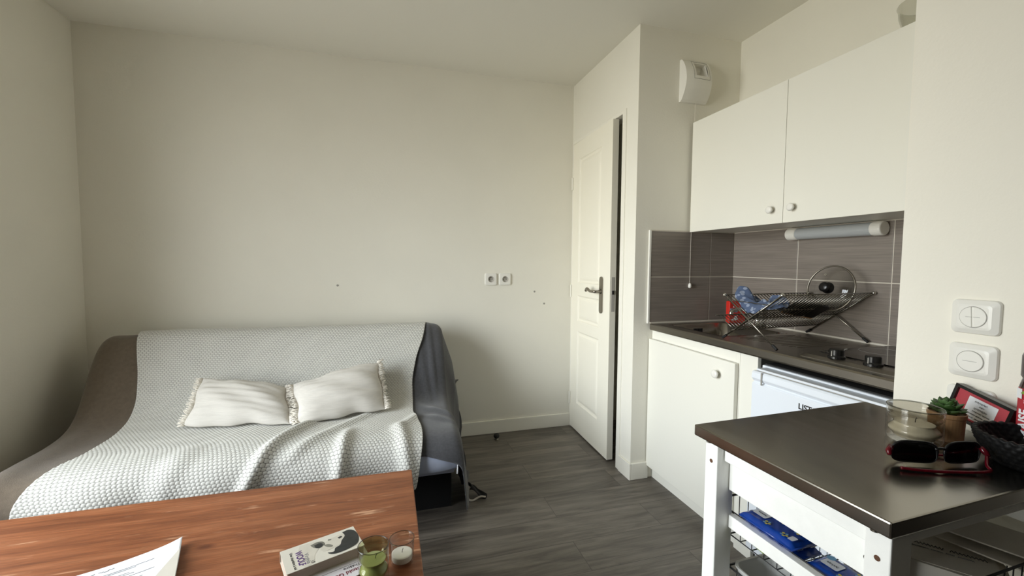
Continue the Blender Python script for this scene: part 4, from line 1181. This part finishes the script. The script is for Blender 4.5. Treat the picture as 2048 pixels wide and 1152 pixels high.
# green double-walled candle glass
def candle_glass(name, c, label, R, Hh, wall, wax, fill, wick_dx):
    t = thing(name, c, label, 'candle')
    MB().lathe([(0.0, 0.0), (R * 0.86, 0.0), (R * 0.96, 0.004), (R, 0.012), (R, Hh - 0.012), (R * 1.02, Hh - 0.003), (R * 1.0, Hh), (R * 0.95, Hh - 0.002)], c, 48, caps=False).build('outer_glass', GLASS, t, smooth=True)
    inner = [(0.0, 0.007)]
    n = 36
    for i in range(n + 1):
        f = i / n
        h = 0.007 + (Hh - 0.009) * f
        rip = R * 0.83 + R * 0.10 * math.cos(f * 0.78 * 2 * math.pi * 3.0 + 2.4) * (1 if f < 0.72 else max(0, 1 - (f - 0.72) / 0.12))
        if f < 0.05: rip *= (f / 0.05) ** 0.25 * 0.98 + 0.02
        if f > 0.72: rip = rip + (R * 0.945 - rip) * min(1, (f - 0.72) / 0.14)
        inner.append((rip, h))
    MB().lathe(inner, c, 48, caps=False).build('inner_glass', wall, t, smooth=True)
    MB().tube([(c[0] + R * 0.985 * math.cos(a), c[1] + R * 0.985 * math.sin(a), c[2] + Hh - 0.001) for a in np.linspace(0, 2 * math.pi, 48, endpoint=False)], R * 0.035, 8, closed=True).build('glass_rim', GLASS_RIM, t, smooth=True)
    wx = [(max(0.0, r - 0.0012), h) for (r, h) in inner if h < 0.010 + fill * Hh]
    wx = [(0.0, 0.0115)] + wx[1:] + [(0.0, wx[-1][1])]
    MB().lathe(wx, c, 40).build('candle_wax', wax, t, smooth=False)
    zt = c[2] + wx[-1][1]
    MB().tube([(c[0] + wick_dx, c[1], zt - 0.002), (c[0] + wick_dx + 0.001, c[1], zt + 0.006), (c[0] + wick_dx + 0.004, c[1], zt + 0.010)], 0.0009, 6).build('wick', INK, t)
    return t
candle_glass('green_candle', (-0.042, 1.063, TZ), 'green ribbed double-walled candle glass next to the books', 0.0365, 0.090, GLASS_GR, WAX_G, 0.50, 0.004)
vo_ = thing('votive_candle', (0.027, 1.108, TZ), 'small clear votive glass with white candle near the table corner', 'candle')
cv = (0.027, 1.108, TZ)
MB().lathe([(0.0, 0.0), (0.024, 0.0), (0.0285, 0.004), (0.0300, 0.012), (0.0315, 0.063), (0.0318, 0.065), (0.0312, 0.0665), (0.0302, 0.065), (0.0285, 0.014), (0.025, 0.009), (0.0, 0.008)], cv, 48).build('votive_glass', GLASS, vo_, smooth=True)
MB().lathe([(0.0, 0.010), (0.025, 0.010), (0.0262, 0.013), (0.0264, 0.026), (0.024, 0.0275), (0.0, 0.0265)], cv, 40).build('candle_wax', WAX, vo_, smooth=False)
MB().tube([(cv[0] + 0.0310 * math.cos(a), cv[1] + 0.0310 * math.sin(a), TZ + 0.0655) for a in np.linspace(0, 2 * math.pi, 48, endpoint=False)], 0.0011, 8, closed=True).build('glass_rim', GLASS_RIM, vo_, smooth=True)
MB().tube([(cv[0], cv[1], TZ + 0.026), (cv[0] + 0.001, cv[1], TZ + 0.032), (cv[0] + 0.003, cv[1], TZ + 0.038)], 0.0008, 6).build('wick', INK, vo_)

# ------------------------------------------------------------ kitchen trolley
CZ = 0.84
ca = math.radians(1.8)
CM = Matrix.Translation((0.711, 0.430, 0)) @ Matrix.Rotation(ca, 4, 'Z')
CL, CW = 0.583, 0.410
tr = thing('kitchen_trolley', (1.0, 0.63, 0), 'white wooden kitchen trolley with stainless steel top and wire baskets', 'trolley')
mb = MB(); mb.box(0, 0, CZ - 0.026, CL, CW, CZ)
mb.xf(CM).build('steel_top', STEEL, tr, bev=0.003)
lgs = {}
for (nm, u, v) in (('nl', 0.016, 0.008), ('fl', 0.016, CW - 0.058), ('nr', CL - 0.064, 0.008), ('fr', CL - 0.064, CW - 0.058)):
    mb = MB(); mb.box(u, v, 0, u + 0.048, v + 0.036 + 0.001, CZ - 0.026)
    lg = mb.xf(CM).build('leg', CARTW, tr, bev=0.002)
    if nm in ('nl', 'fl'):
        mb = MB().lathe([(0.0, 0.0), (0.0045, 0.0), (0.0045, -0.0006), (0, -0.0006)], (u, v + 0.018, 0.766), 14, 'x'); mb.xf(CM).build('screw_hole', mat('bare_wood', (96, 66, 48), 0.9), lg)
        mb = MB().lathe([(0.0, -0.004), (0.006, -0.004), (0.006, 0.0), (0, 0.0)], (u - 0.006, v + 0.020, CZ - 0.026), 12); mb.xf(CM).build('top_clip', NICKEL, lg)
mb = MB(); mb.box(0.034, 0.045, 0.772, 0.052, CW - 0.060, CZ - 0.026); ap = mb.xf(CM).build('apron', CARTW, tr, bev=0.0015)
mb = MB(); mb.box(0.050, 0.045, 0.702, 0.066, CW - 0.060, 0.768); mb.xf(CM).build('drawer_front', CARTW, tr, bev=0.0015)
mb = MB().lathe([(0.0, 0.0), (0.004, 0.0), (0.004, -0.0006), (0, -0.0006)], (0.050, 0.062, 0.735), 14, 'x'); mb.xf(CM).build('screw_hole', NICKEL, ap)
mb = MB(); mb.box(CL - 0.052, 0.045, 0.70, CL - 0.034, CW - 0.060, CZ - 0.026); mb.xf(CM).build('apron', CARTW, tr)
mb = MB(); mb.box(0.064, 0.012, 0.790, CL - 0.064, 0.030, CZ - 0.026); mb.xf(CM).build('rail', CARTW, tr)
mb = MB(); mb.box(0.064, CW - 0.034, 0.790, CL - 0.064, CW - 0.016, CZ - 0.026); mb.xf(CM).build('rail', CARTW, tr)
for u in (0.052, CL - 0.070):
    mb = MB(); mb.box(u, 0.045, 0.612, u + 0.018, CW - 0.060, 0.642); mb.xf(CM).build('basket_rail', CARTW, tr, bev=0.0015)
def basket(u0, u1, v0, v1, z0, z1, nx, ny, name='wire_basket', zl=None):
    zl = zl or z1
    mb = MB()
    cor = [(u0, v0), (u1, v0), (u1, v1), (u0, v1)]
    mb.tube([(u0, v0, zl), (u0 + 0.03, v0, z1), (u1, v0, z1), (u1, v1, z1), (u0 + 0.002, v1, z1), (u0, v1, zl)], 0.0026, 6, closed=True)
    mb.tube([(a, b, z0) for a, b in cor], 0.0018, 6, closed=True)
    for i in range(nx + 1):
        u = u0 + (u1 - u0) * i / nx
        mb.tube([(u, v0, z1), (u, v0, z0), (u, v1, z0), (u, v1, z1)], 0.0012, 5)
    for j in range(ny + 1):
        v = v0 + (v1 - v0) * j / ny
        mb.tube([(u0, v, zl), (u0, v, z0), (u1, v, z0), (u1, v, z1)], 0.0012, 5)
    return mb.xf(CM).build(name, BLACKW, tr)
basket(0.072, CL - 0.074, 0.020, CW - 0.045, 0.583, 0.676, 16, 11, zl=0.640)
basket(0.072, CL - 0.074, 0.020, CW - 0.045, 0.440, 0.505, 16, 11)

def CP(u, v, z): return CM @ Vector((u, v, z))
# paper tissue packs in the upper basket
def tissue_pack(M, label, lw=0.128, sw=0.066, th=0.0235):
    t = thing('tissue_pack', tuple(M.translation), label, 'tissues', 'blue tissue packs in the trolley basket')
    mb = MB()
    nu, nv = 24, 14
    for side in (1, -1):
        a = np.linspace(-1, 1, nu); b = np.linspace(-1, 1, nv)
        A_, B_ = np.meshgrid(a, b, indexing='ij')
        h = th / 2 * (1 - np.abs(A_) ** 10 * 0.7) * (1 - np.abs(B_) ** 10 * 0.7) + 0.0008 * np.sin(17 * A_ + 9 * B_)
        mb.grid(np.stack([A_ * lw / 2, B_ * sw / 2, th / 2 + side * h], -1))
    for k in range(4):
        ring = [(-lw / 2, -sw / 2), (lw / 2, -sw / 2), (lw / 2, sw / 2), (-lw / 2, sw / 2)]
    e = th / 2 * 0.09
    mb.box(-lw / 2, -sw / 2, th * 0.40, lw / 2, sw / 2, th * 0.60)
    mb.xf(M).build('wrap', BLUE, t, smooth=True)
    def patch(nm, pts, mt, k=1):
        q = MB(); q.poly([(p[0], p[1], th + 0.0011 + 0.0003 * k) for p in pts]); q.xf(M).build(nm, mt, t)
    def disc(cx, cy, r, n=16, e=1.0): return [(cx + r * math.cos(2 * math.pi * i / n), cy + r * e * math.sin(2 * math.pi * i / n)) for i in range(n)]
    patch('label_patch', rrect(-0.050, -0.012, -0.018, 0.016, 0.004, 4), PAPER)
    patch('round_logo', disc(-0.047, 0.018, 0.008), BLUE_L, 2)
    for (cx, cy) in ((0.006, 0.016), (-0.006, -0.018), (0.036, -0.020), (0.042, 0.012)):
        for q in range(5):
            a = q * 1.257
            patch('flower_print', disc(cx + 0.0052 * math.cos(a), cy + 0.0052 * math.sin(a), 0.0030, 8), BLUE_L if q % 2 else YEL, 1)
    patch('opening_flap', rrect(0.046, -0.026, 0.058, -0.008, 0.003, 4), PAPER, 2)
    patch('opening_flap', rrect(0.046, 0.010, 0.058, 0.027, 0.003, 4), PAPER, 2)
    MB().tube([M @ Vector((-0.044 + 0.0012 * q, 0.003 * math.sin(q * 1.9) * (1 if q % 5 else 1.8), th + 0.0018)) for q in range(18)], 0.0004, 4).build('label_script', INK_G, t)
    return t
def packM(u, v, z, rz, tilt=0.0, roll=0.0):
    return Matrix.Translation(CP(u, v, z)) @ Matrix.Rotation(rz + ca, 4, 'Z') @ Matrix.Rotation(roll, 4, 'X') @ Matrix.Rotation(tilt, 4, 'Y')
tissue_pack(packM(0.092, 0.262, 0.6432, math.radians(-90), 0.0, 0.0), 'blue tissue pack on top, nearest the far left leg of the trolley')
tissue_pack(packM(0.112, 0.122, 0.6190, math.radians(-88), 0.0, 0.0), 'blue tissue pack lower down, nearer the near leg of the trolley')
tissue_pack(packM(0.108, 0.262, 0.6188, math.radians(-90), 0.0, 0.0), 'blue tissue pack underneath the topmost pack')
# snack packet below, white bowl at the back
sp = thing('snack_packet', tuple(CP(0.10, 0.30, 0.585)), 'small brown and green packet showing under the trolley rail', 'packet')
SPM = Matrix.Translation(CP(0.100, 0.300, 0.5855)) @ Matrix.Rotation(1.5, 4, 'Z')
MB().box(-0.024, -0.016, 0.009, 0.024, 0.016, 0.031).xf(SPM).build('packet_top', BROWNP, sp, bev=0.004)
MB().box(-0.025, -0.017, 0.0, 0.025, 0.017, 0.009).xf(SPM).build('packet_base', GREENP, sp, bev=0.004)
tag(MB().lathe([(0.0, 0.0), (0.024, 0.0), (0.038, 0.020), (0.046, 0.060), (0.050, 0.098), (0.0475, 0.098), (0.043, 0.060), (0.034, 0.022), (0.0, 0.005)], (0.915, 0.590, 0.5865), 36).build('white_bowl', PLASTIC, smooth=True), 'white bowl half hidden inside the trolley basket', 'bowl')
# clear storage box on the lower basket
sb = MB()
o0 = rrect(0.074, 0.150, 0.190, 0.355, 0.022, 6); n = len(o0)
lev = [(0.85, 0.4435), (0.90, 0.447), (0.96, 0.500), (1.0, 0.512), (1.03, 0.514), (1.03, 0.518), (0.97, 0.518), (0.93, 0.500), (0.86, 0.450)]
cx, cy = 0.132, 0.2525
for (s_c, z) in lev:
    for p in o0: sb.v.append((cx + (p[0] - cx) * s_c, cy + (p[1] - cy) * s_c, z))
for i in range(len(lev) - 1):
    for k in range(n):
        l = (k + 1) % n; sb.f.append((i * n + k, i * n + l, (i + 1) * n + l, (i + 1) * n + k))
sb.f.append(tuple(range(n))[::-1]); sb.f.append(tuple((len(lev) - 1) * n + k for k in range(n)))
tag(sb.xf(CM).build('storage_box', FROST, smooth=False), 'translucent grey plastic box in the lower trolley basket', 'box')

# post in the near part of the upper basket
def envelope(M, lw, sw, th, label, mt, lines=None, name='envelope', group='post in the trolley'):
    t = thing(name, tuple(M.translation), label, 'paper' if name == 'envelope' else name.replace('_', ' '), group)
    MB().box(-lw / 2, -sw / 2, 0, lw / 2, sw / 2, th).xf(M).build('sheet', mt, t)
    if lines:
        for (txt, sz, px, py, mt2) in lines:
            text(txt, sz, M @ Matrix.Translation((px, py, th + 0.0002)), mt2, t, 'print', ext=0.0001)
    return t
def EM(x, y, z, rz, tx=0.0, ty=0.0): return Matrix.Translation((x, y, z)) @ Matrix.Rotation(rz, 4, 'Z') @ Matrix.Rotation(tx, 4, 'X') @ Matrix.Rotation(ty, 4, 'Y')
envelope(EM(1.055, 0.560, 0.5865, math.radians(-57)), 0.21, 0.15, 0.039, 'thick cream catalogue under the booklet in the trolley', PAPER_D, None, 'catalogue')
envelope(EM(1.045, 0.560, 0.6275, math.radians(-55)), 0.20, 0.14, 0.026, 'cream booklet with dark printed heading, nearest the trolley leg', PAPER_D, None, 'booklet')
lfm = EM(1.035, 0.560, 0.654, math.radians(-52), 0.02)
lf_ = envelope(lfm, 0.19, 0.11, 0.0015, 'printed leaflet lying on the cream booklet', PAPER_D, None, 'leaflet')
def squiggle(M, x0, x1, y, h, mt, parent, name, seed, rad=0.0006):
    r_ = random.Random(seed); mb = MB(); x = x0
    while x < x1:
        wl = r_.uniform(2.5, 7) * h
        pts = []
        k = 0
        while k * h * 0.35 < wl:
            pts.append((x + k * h * 0.35, y + h * (0.5 if k % 2 else -0.5) * r_.uniform(0.6, 1.1), 0.0004)); k += 1
        if len(pts) > 1: mb.tube(pts, rad, 4)
        x += wl + h * 0.8
    return mb.xf(M).build(name, mt, parent)
squiggle(lfm @ Matrix.Translation((0, 0, 0.0016)), -0.06, 0.06, 0.012, 0.008, INK, lf_, 'heading_print', 3, 0.0009)
squiggle(lfm @ Matrix.Translation((0, 0, 0.0016)), -0.06, 0.05, -0.002, 0.004, INK_G, lf_, 'body_print', 4, 0.0005)
envelope(EM(1.135, 0.560, 0.668, math.radians(-70), 0.06, 0.04), 0.18, 0.11, 0.003, 'plain cream envelope leaning behind the leaflet', PAPER_D)
envelope(EM(1.150, 0.545, 0.682, math.radians(-62), 0.10, 0.05), 0.16, 0.09, 0.003, 'plain cream envelope on top of the post', PAPER_D)
wb = thing('white_box', (1.20, 0.66, 0.62), 'flat white cardboard box beside the post in the trolley', 'box')
MB().box(1.155, 0.605, 0.5865, 1.203, 0.76, 0.70).build('box_body', PAPER_D, wb, bev=0.002)
MB().box(1.153, 0.603, 0.700, 1.205, 0.762, 0.716).build('box_lid', PAPER, wb, bev=0.002)

# ------------------------------------------------------------ on the trolley top
cg = (1.095, 0.632, CZ + 0.0003)
candle_glass('large_candle', cg, 'clear ribbed double-walled candle glass on the trolley by the succulent', 0.0475, 0.076, GLASS_S, WAX, 0.42, 0.002)

su = thing('potted_succulent', (1.172, 0.625, CZ), 'small green succulent in a tan pot behind the candle glass', 'plant')
pc = (1.178, 0.622, CZ + 0.0003)
MB().lathe([(0.0, 0.0), (0.027, 0.0), (0.029, 0.004), (0.0305, 0.050), (0.0325, 0.052), (0.0325, 0.060), (0.0305, 0.061), (0.029, 0.056), (0.0, 0.054)], pc, 32).build('pot', TERRA, su, smooth=False)
MB().lathe([(0.0, 0.056), (0.0285, 0.0545), (0.0285, 0.053), (0, 0.052)], pc, 20).build('soil', SOIL, su)
k_ = 0
for (ring, cnt, el, ln) in ((0, 9, 14, 0.036), (1, 8, 32, 0.034), (2, 7, 52, 0.030), (3, 5, 72, 0.024)):
    for i in range(cnt):
        az = 2 * math.pi * (i + 0.5 * (ring % 2)) / cnt + 0.3 * ring
        e_ = math.radians(el)
        d = Vector((math.cos(az) * math.cos(e_), math.sin(az) * math.cos(e_), math.sin(e_)))
        sd = Vector((-math.sin(az), math.cos(az), 0)); nm = d.cross(sd)
        o = Vector((pc[0], pc[1], pc[2] + 0.058 + 0.003 * ring))
        lm = MB()
        prof_ = [(0.0, 0.10), (0.25, 0.26), (0.55, 0.36), (0.78, 0.28), (0.93, 0.10), (1.0, 0.01)]
        P_ = []
        for (f, wd) in prof_:
            row_ = []
            for q in range(10):
                a = 2 * math.pi * q / 10
                pt = o + d * (f * ln) + sd * (wd * ln * math.cos(a)) + nm * (0.35 * wd * ln * math.sin(a) - 0.004 * f * f * -1)
                row_.append(tuple(pt))
            P_.append(row_ + [row_[0]])
        lm.grid(P_)
        lm.build('leaf', LEAF, su, smooth=True)

# framed certificate leaning askew
pf = thing('picture_frame', (1.24, 0.60, CZ), 'black box frame with red mount leaning on the right wall', 'picture frame')
tl, trr = Vector((1.281, 0.662, 0.947)), Vector((1.246, 0.547, 0.922))
fxv = (trr - tl); FWd = fxv.length
fnx = fxv.normalized()
dn = Vector((0, 0, -1)); back = Vector((0, 0, 1)).cross(fnx).normalized()
fn_ = fnx.cross(Vector((0, 0, 1))).normalized()
if fn_.x > 0: fn_ = -fn_
upv = (Vector((0, 0, 1)) - fn_ * 0.10 * -1)
FMx = frame(tuple(tl), fnx, Vector((0, 0, 1)) - fn_ * 0.12)
FH = 0.076
def fbox(mb, a0, a1, b0, b1, c0, c1): return mb.box(a0, b0, c0, a1, b1, c1)
sgn = 1 if (FMx.to_3x3() @ Vector((0, 0, 1))).dot(fn_) > 0 else -1
mb = MB()
c0, c1 = (-0.018, 0.0)
if sgn < 0: c0, c1 = 0.0, 0.018
b_ = 0.007
mb.box(0, -b_, c0, FWd, 0, c1); mb.box(0, -FH, c0, FWd, -FH + b_, c1); mb.box(0, -FH + b_, c0, b_, -b_, c1); mb.box(FWd - b_, -FH + b_, c0, FWd, -b_, c1)
zf = (-0.006 if sgn > 0 else 0.006)
mb.box(b_, -FH + b_, c0 if sgn > 0 else c1 - 0.002, FWd - b_, -b_, (c0 + 0.002) if sgn > 0 else c1)
mb.xf(FMx).build('frame_box', BLACK, pf)
MB().box(b_, -FH + b_, min(zf, zf - 0.001 * sgn), FWd - b_, -b_, max(zf, zf - 0.001 * sgn)).xf(FMx).build('mount', REDM, pf)
e_ = 0.0006 * sgn
MB().box(0.032, -FH + 0.011, min(zf, zf + e_), FWd - 0.030, -0.015, max(zf, zf + e_)).xf(FMx).build('card', PAPER, pf)
FT = FMx if sgn > 0 else FMx @ Matrix.Rotation(math.pi, 4, 'Y')
for i, (wd_, hh2) in enumerate(((0.034, 0.0042), (0.010, 0.0034), (0.028, 0.0042), (0.030, 0.0030), (0.042, 0.0026), (0.036, 0.0026))):
    Mx = FMx @ Matrix.Translation((FWd / 2 + 0.002, -0.022 - i * 0.0075, zf + 0.0008 * sgn))
    squiggle(Mx, -wd_ / 2, wd_ / 2 - hh2, 0.0, hh2, INK, pf, 'card_print', 20 + i, 0.00035)

# strawberry syrup bottle
bt = thing('syrup_bottle', (1.262, 0.512, CZ), 'dark syrup bottle with red strawberry label at the right edge', 'bottle')
bc_ = (1.262, 0.514, CZ + 0.0003)
brd = 0.034
MB().lathe([(0.0, 0.0), (brd - 0.003, 0.0), (brd, 0.004), (brd, 0.135), (brd - 0.003, 0.148), (brd - 0.004, 0.152), (brd - 0.001, 0.158), (brd - 0.001, 0.198), (brd - 0.005, 0.211), (0.018, 0.224), (0.013, 0.240), (0.013, 0.262), (0, 0.262)], bc_, 40).build('bottle_body', SYRUP, bt, smooth=True)
MB().lathe([(brd + 0.0006, 0.012), (brd + 0.0006, 0.132), (brd + 0.0001, 0.133), (brd + 0.0001, 0.011), (brd + 0.0006, 0.012)], bc_, 48).build('bottle_label', RED, bt, smooth=False)
MB().lathe([(0.0, 0.254), (0.0155, 0.254), (0.0155, 0.278), (0.014, 0.280), (0, 0.280)], bc_, 24).build('bottle_cap', PLASTIC, bt)
vdir = Vector((-bc_[0], -bc_[1], 0)).normalized()
def around(ang, z, extra=0.0012):
    v_ = Matrix.Rotation(ang, 3, 'Z') @ vdir
    return Vector((bc_[0], bc_[1], bc_[2] + z)) + v_ * (brd + extra), v_
for (txt, sz, ang, z) in (('FRAISE', 0.026, -0.72, 0.060),):
    p_, v_ = around(ang, z)
    rtv = Vector((0, 0, 1))
    text(txt, sz, frame(tuple(p_), rtv, -v_.cross(Vector((0, 0, 1))) * -1 if False else Vector((0, 0, 1)).cross(v_) * -1), PAPER, bt, 'label_text', bold=0.0008, sx=0.82)
p_, v_ = around(-0.40, 0.108)
text('SIROP', 0.010, frame(tuple(p_), Vector((0, 0, 1)).cross(v_), (0, 0, 1)), PAPER, bt, 'label_text', bold=0.0002)
p_, v_ = around(-1.15, 0.122)
Mq = frame(tuple(p_), Vector((0, 0, 1)).cross(v_), (0, 0, 1))
MB().box(-0.008, -0.010, -0.0004, 0.008, 0.010, 0.0004).xf(Mq).build('label_badge', PAPER, bt)
p_, v_ = around(-0.62, 0.130)
Mq = frame(tuple(p_), Vector((0, 0, 1)).cross(v_), (0, 0, 1))
mb = MB(); prism(mb, [(-0.012, -0.006), (0.0, -0.010), (0.012, 0.0), (0.004, 0.008), (-0.004, 0.003)], lambda p: (p[0], p[1], -0.0004), lambda p: (p[0], p[1], 0.0006)); mb.xf(Mq).build('label_leaf', GREENP, bt)

# black woven bowl with a checked cloth
wbk = thing('woven_bowl', (1.165, 0.500, CZ), 'black woven bowl on the trolley corner holding a checked cloth', 'bowl')
bcn = (1.172, 0.485, CZ + 0.0003)
RB, HB = 0.081, 0.060
nA, nB = 200, 44
P_ = np.zeros((nA, nB, 3))
for j in range(nB):
    f = j / (nB - 1)
    if f < 0.5:
        g = f / 0.5; r = 0.050 + (RB - 0.050) * math.sin(g * math.pi / 2) ; h = HB * g; outw = 1
    else:
        g = 1 - (f - 0.5) / 0.5; r = 0.050 + (RB - 0.050) * math.sin(g * math.pi / 2) - 0.005; h = 0.004 + (HB - 0.004) * g; outw = -1
    for i in range(nA):
        a = 2 * math.pi * i / nA
        rowi = math.floor(g * 7)
        wv = 0.0030 * outw * abs(math.sin(a * 17 + (rowi % 2) * math.pi / 2)) * abs(math.sin(g * 7 * math.pi)) ** 0.7
        hz = h + (0.0016 * math.sin(a * 34) * g ** 3)
        P_[i, j] = (bcn[0] + (r + wv) * math.cos(a), bcn[1] + (r + wv) * math.sin(a), bcn[2] + hz)
mb = MB().grid(P_, close_u=True)
mb.f.append(tuple(i * nB for i in range(nA)))
mb.f.append(tuple(i * nB + nB - 1 for i in range(nA)))
mb.build('bowl_weave', WICKER, wbk, smooth=True)
ccM = frame((bcn[0] + 0.012, bcn[1] - 0.020, CZ + 0.046), (0.8, -0.6, 0.1), (0.5, 0.7, 0.5))
cc = thing('checked_cloth', tuple(ccM.translation), 'folded black and cream checked cloth lying in the woven bowl', 'cloth')
mb = MB(); mb.box(-0.032, -0.022, -0.004, 0.032, 0.022, 0.006); mb.xf(ccM).build('cloth_fold', CHECK_L, cc, bev=0.003)
mb = MB()
for i in range(6):
    for j in range(4):
        if (i + j) % 2 == 0: mb.box(-0.030 + i * 0.010, -0.020 + j * 0.010, 0.0058, -0.0215 + i * 0.010, -0.0115 + j * 0.010, 0.0066)
mb.xf(ccM).build('check_pattern', INK, cc)

# sunglasses folded open on the steel
sg = thing('sunglasses', (1.02, 0.56, CZ), 'red-framed sunglasses with dark lenses lying on the trolley top', 'sunglasses')
g0 = Vector((0.920, 0.563, CZ)); gdir = Vector((0.952, -0.305, 0)).normalized()
def GP(a, d, z): 
    p = g0 + gdir * a + Vector((0.50, 0.86, 0)) * d
    return (p.x, p.y, CZ + z)
def lens(a0, a1):
    out = []
    for k in range(28):
        t = 2 * math.pi * k / 28
        ca_, sa_ = math.cos(t), math.sin(t)
        a = (a0 + a1) / 2 + (a1 - a0) / 2 * abs(ca_) ** (0.62 if sa_ > 0 else 0.42) * (1 if ca_ > 0 else -1)
        z = 0.0250 + (0.0210 if sa_ > 0 else 0.0195) * abs(sa_) ** (0.8 if sa_ > 0 else 0.42) * (1 if sa_ > 0 else -1)
        out.append((a, z))
    return out
for (a0, a1) in ((0.004, 0.083), (0.097, 0.168)):
    L_ = lens(a0, a1)
    pts = [GP(a, 0.010 * ((a - 0.086) / 0.086) ** 2, z) for (a, z) in L_]
    mb = MB(); mb.poly(pts); mb.build('lens', GLASS_LENS, sg, solid=0.0015, recalc=False)
    top = [p for p, (a, z) in zip(pts, L_) if z > 0.030]
    MB().tube(pts, [0.0026 if z > 0.024 else 0.0011 for (a, z) in L_], 6, closed=True).build('lens_rim', BLACK, sg, smooth=True)
MB().tube([GP(0.079, 0.0005, 0.032), GP(0.084, -0.001, 0.0345), GP(0.092, -0.001, 0.0345), GP(0.097, 0.0005, 0.032)], 0.0026, 8).build('bridge', BLACK, sg, smooth=True)
for (a, z0, sg_) in ((0.002, 0.033, -1), (0.168, 0.033, 1)):
    MB().tube([GP(a, 0.008, z0 + 0.002), GP(a + sg_ * 0.007, 0.004, z0 - 0.006), GP(a + sg_ * 0.008, -0.002, z0 - 0.012)], [0.0045, 0.0055, 0.0035], 8).build('hinge_block', REDF, sg, smooth=True)
MB().tube(catmull([GP(-0.005, 0.004, 0.030), GP(0.004, 0.022, 0.020), GP(0.040, 0.036, 0.010), GP(0.090, 0.040, 0.006), GP(0.125, 0.038, 0.005)], 6), 0.0026, 8).build('temple', REDF, sg, smooth=True)
MB().tube(catmull([GP(0.172, -0.004, 0.022), GP(0.160, -0.020, 0.012), (1.047, 0.487, CZ + 0.007), (0.985, 0.508, CZ + 0.0045), (0.940, 0.528, CZ + 0.0045), (0.912, 0.543, CZ + 0.0055)], 6), 0.0030, 8).build('temple', REDF, sg, smooth=True)
